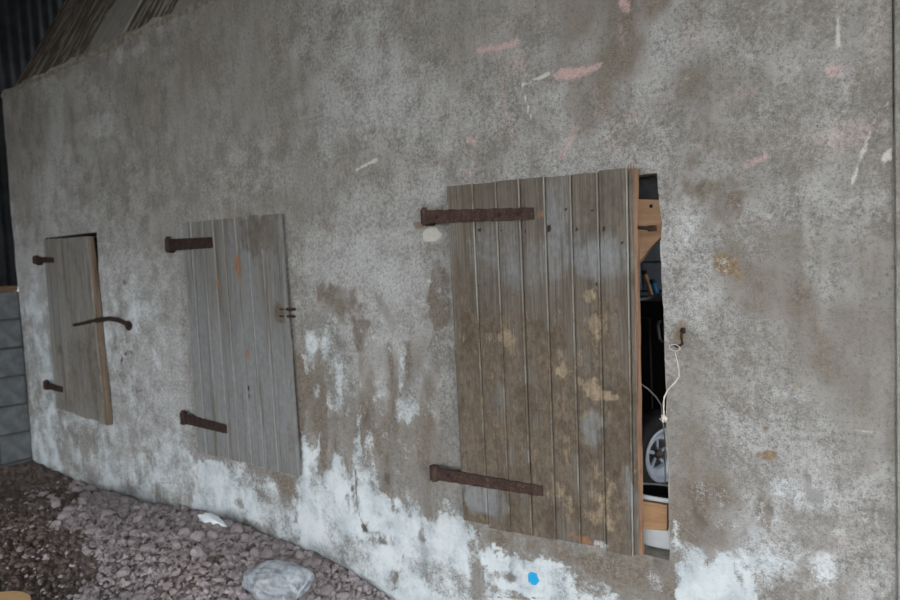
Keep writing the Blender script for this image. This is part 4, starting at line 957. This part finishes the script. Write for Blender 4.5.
# the largest stones, one object each
cnt = 0; placed = []
while cnt < 290:
    x = random.uniform(-5.2, -1.9); y = -abs(random.gauss(0, 0.42))-0.045
    if y < -1.5 or random.random() > density(x, y)**2: continue
    sz = random.choice([0.016, 0.020, 0.024, 0.028, 0.034])*random.uniform(0.9, 1.15)
    if x < -4.0 and random.random() < 0.25: sz *= 1.35
    if any((x-a_)**2+(y-b_)**2 < (sz+c_)**2*0.8 for a_, b_, c_ in placed): continue
    if y > -sz*1.3-0.015: continue
    placed.append((x, y, sz)); cnt += 1
    zg = float(ground_h(np.array([x]), np.array([y]))[0])
    ob = link('rubble_stone', random.choice(kinds)); s3 = (sz*random.uniform(.85, 1.25), sz*random.uniform(.8, 1.15), sz*random.uniform(.6, .9))
    ob.scale = s3; ob.rotation_euler = (random.uniform(-.3, .3), random.uniform(-.3, .3), random.uniform(0, 6.28)); ob.location = (x, y, zg+s3[2]*0.45)
    tag(ob, 'loose mauve-grey lump of rubble on the heap along the wall', 'stone', 'loose rubble along the foot of the wall')
# the finer rubble
small = [stone_verts(1, k+300) for k in range(8)]
def gravel(name, label, n, xr, rule, sizes, mat):
    V_ = []; Fc = []; k = 0
    while k < n:
        x = random.uniform(*xr); y = -abs(random.gauss(0, 0.62))-0.02
        if y < -2.2 or not rule(x, y): continue
        sv, sf_ = small[random.randrange(8)]; s = random.uniform(*sizes)*random.choice([0.7, 1, 1, 1.4])
        if y > -s*1.3: y = -s*1.3
        V_.append((x, y, s)); Fc.append((sv, sf_)); k += 1
    arr = np.array(V_); z_ = ground_h(arr[:, 0], arr[:, 1]); out = []; faces = []; off = 0
    for (x, y, s), zz, (sv, sf_) in zip(V_, z_, Fc):
        a_ = random.uniform(0, 6.28); ca_, sa_ = math.cos(a_)*s, math.sin(a_)*s; e_ = random.uniform(.6, .95)*s; w_ = random.uniform(.7, 1.2)
        out += [(x+p[0]*ca_*w_-p[1]*sa_, y+p[0]*sa_*w_+p[1]*ca_, zz+e_*(p[2]+0.35)) for p in sv]
        faces += [(f_[0]+off, f_[1]+off, f_[2]+off) for f_ in sf_]; off += len(sv)
    m_ = bpy.data.meshes.new(name); m_.from_pydata(out, [], faces); m_.materials.append(mat)
    ob = link(name, m_); tag(ob, label, 'rubble', kind='stuff'); return ob
t = NT('fine_mauve_rubble'); o = t.co(); b = t.noise(o, 22, 5, 0.8); b2 = t.noise(o, 3, 4, 0.6)
c = t.mix(t.ramp(b, 0.3, 0.7), (0.150, 0.128, 0.132), (0.40, 0.355, 0.365)); c = t.mix(t.ramp(b2, 0.45, 0.7, 0, 0.5), c, (0.23, 0.19, 0.18)); t.bump(b, 0.5, 0.01)
M_FINE = t.color(c)
gravel('fine_rubble', 'fine mauve-grey crushed rubble spread along the wall foot', 22000, (-5.3, 0.3), lambda x, y: random.random() < density(x, y)**1.5, (0.006, 0.015), M_FINE)
gravel('earth_crumbs', 'dark earth crumbs in the corner by the block wall', 7000, (-5.85, -2.6), lambda x, y: random.random() > density(x, y)*0.97, (0.006, 0.018), M_CLOD)

# ------------------------------------------------------------------ litter
def solve_ground(px, py):
    z = 0.3
    for _ in range(25):
        p = on_z(px, py, z); z = 0.5*z+0.5*float(ground_h(np.array([p[0]]), np.array([p[1]]))[0])
    return Vector(on_z(px, py, z))
t = NT('thin_clear_plastic'); b = t.noise(t.co(), 30, 5, 0.7)
tr = t.n.new('ShaderNodeBsdfTransparent'); mx = t.n.new('ShaderNodeMixShader'); mx.inputs[0].default_value = 0.62
t.b.inputs['Roughness'].default_value = 0.3; t.b.inputs['Specular IOR Level'].default_value = 0.6
t.color(t.mix(t.ramp(b, 0.35, 0.65), (0.33, 0.37, 0.41), (0.46, 0.51, 0.56))); t.bump(b, 0.12, 0.01)
t.l.new(t.ramp(b, 0.3, 0.7, 0.48, 0.66), mx.inputs[0]); t.l.new(tr.outputs[0], mx.inputs[1]); t.l.new(t.b.outputs[0], mx.inputs[2]); t.l.new(mx.outputs[0], t.n['Material Output'].inputs[0])
M_BAG = t.m
bp_ = solve_ground(277, 594)
bag = empty('plastic_bag', bp_); tag(bag, 'crumpled clear plastic bag lying on the rubble', 'bag')
bm = bmesh.new(); bmesh.ops.create_icosphere(bm, subdivisions=5, radius=1.0)
for v_ in bm.verts:
    p = v_.co.copy(); n1 = float(fbm(np.array([p.x*2.1+p.z]), np.array([p.y*2.1+p.z*1.7]), 201, 3)[0])-0.5; n2 = abs(float(fbm(np.array([p.x*5+p.z*2]), np.array([p.y*5-p.z*3]), 205, 3)[0])-0.5)
    r_ = 1+0.5*n1-0.22*n2
    v_.co = Vector((p.x*0.150*r_, p.y*0.10*r_, max(-0.012, 0.055+p.z*0.075*r_)))
bmesh.ops.rotate(bm, verts=bm.verts, cent=(0, 0, 0), matrix=Matrix.Rotation(0.5, 3, 'Z'))
finish(bm, 'body', M_BAG, bag, smooth=True)
for sgn in (0, 1):
    bm = bmesh.new(); prev = None
    for k in range(15):
        a_ = math.pi*k/14; cpt = Vector((0.115+0.05*math.sin(a_)+0.01*sgn, 0.02-0.05*sgn+0.035*math.cos(a_), 0.075-0.03*sgn+0.022*math.sin(a_*2)))
        wv = 0.009+0.004*math.sin(k*2.2+sgn)
        cur = [bm.verts.new(cpt+Vector((0, 0.004, wv))), bm.verts.new(cpt+Vector((0.006, -0.002, 0))), bm.verts.new(cpt-Vector((0, 0.004, wv)))]
        if prev:
            for c_ in range(2): bm.faces.new((prev[c_], prev[c_+1], cur[c_+1], cur[c_]))
        prev = cur
    finish(bm, 'handle', M_BAG, bag, smooth=True)
sp_ = solve_ground(212, 524)
sp_.y = min(sp_.y, -0.06)
bm = bmesh.new(); bmesh.ops.create_icosphere(bm, subdivisions=4, radius=1.0)
for v_ in bm.verts:
    p = v_.co.copy(); n1 = float(fbm(np.array([p.x*2.3+4]), np.array([p.y*2+p.z*1.7]), 211, 3)[0])-0.5
    r_ = 1+0.5*n1
    v_.co = Vector((p.x*0.105*r_, p.y*0.040*r_, max(-0.008, 0.008+p.z*0.034*r_*(1-0.3*p.x))))
scrap = finish(bm, 'plastic_scrap', plain('white_film', (0.78, 0.82, 0.86), 0.5, var=0.04), smooth=True); scrap.location = (sp_.x, sp_.y, sp_.z+0.005); tag(scrap, 'small crumpled white scrap lying on the rubble against the wall', 'scrap')

# tan tub whose rim just enters the picture
zt = 0.52; rr = 0.13
far = on_z(-12, 594.0, zt)
d2 = np.array([far[0]-CAM[0], far[1]-CAM[1]]); d2 /= np.linalg.norm(d2)
tc_ = (far[0]-d2[0]*rr, far[1]-d2[1]*rr)
zg = float(ground_h(np.array([tc_[0]]), np.array([tc_[1]]))[0])
tub = empty('round_tub', (tc_[0], tc_[1], zg-0.012)); tag(tub, 'tan round tub standing on the rubble, only its top edge in view', 'tub')
hh = zt-zg+0.012
M_TAN = plain('tan_plastic', (0.62, 0.40, 0.20), 0.5, var=0.06)
bm = bmesh.new(); lathe(bm, [(0.0001, 0), (rr-0.03, 0), (rr-0.025, 0.004), (rr-0.008, hh-0.03), (rr-0.008, hh-0.012), (0.0001, hh-0.012)], 40); finish(bm, 'body', M_TAN, tub, smooth=False)
bm = bmesh.new(); lathe(bm, [(rr-0.008, hh-0.03), (rr, hh-0.028), (rr, hh-0.006), (rr-0.006, hh), (0.0001, hh)], 40); finish(bm, 'lid', M_TAN, tub, smooth=False)
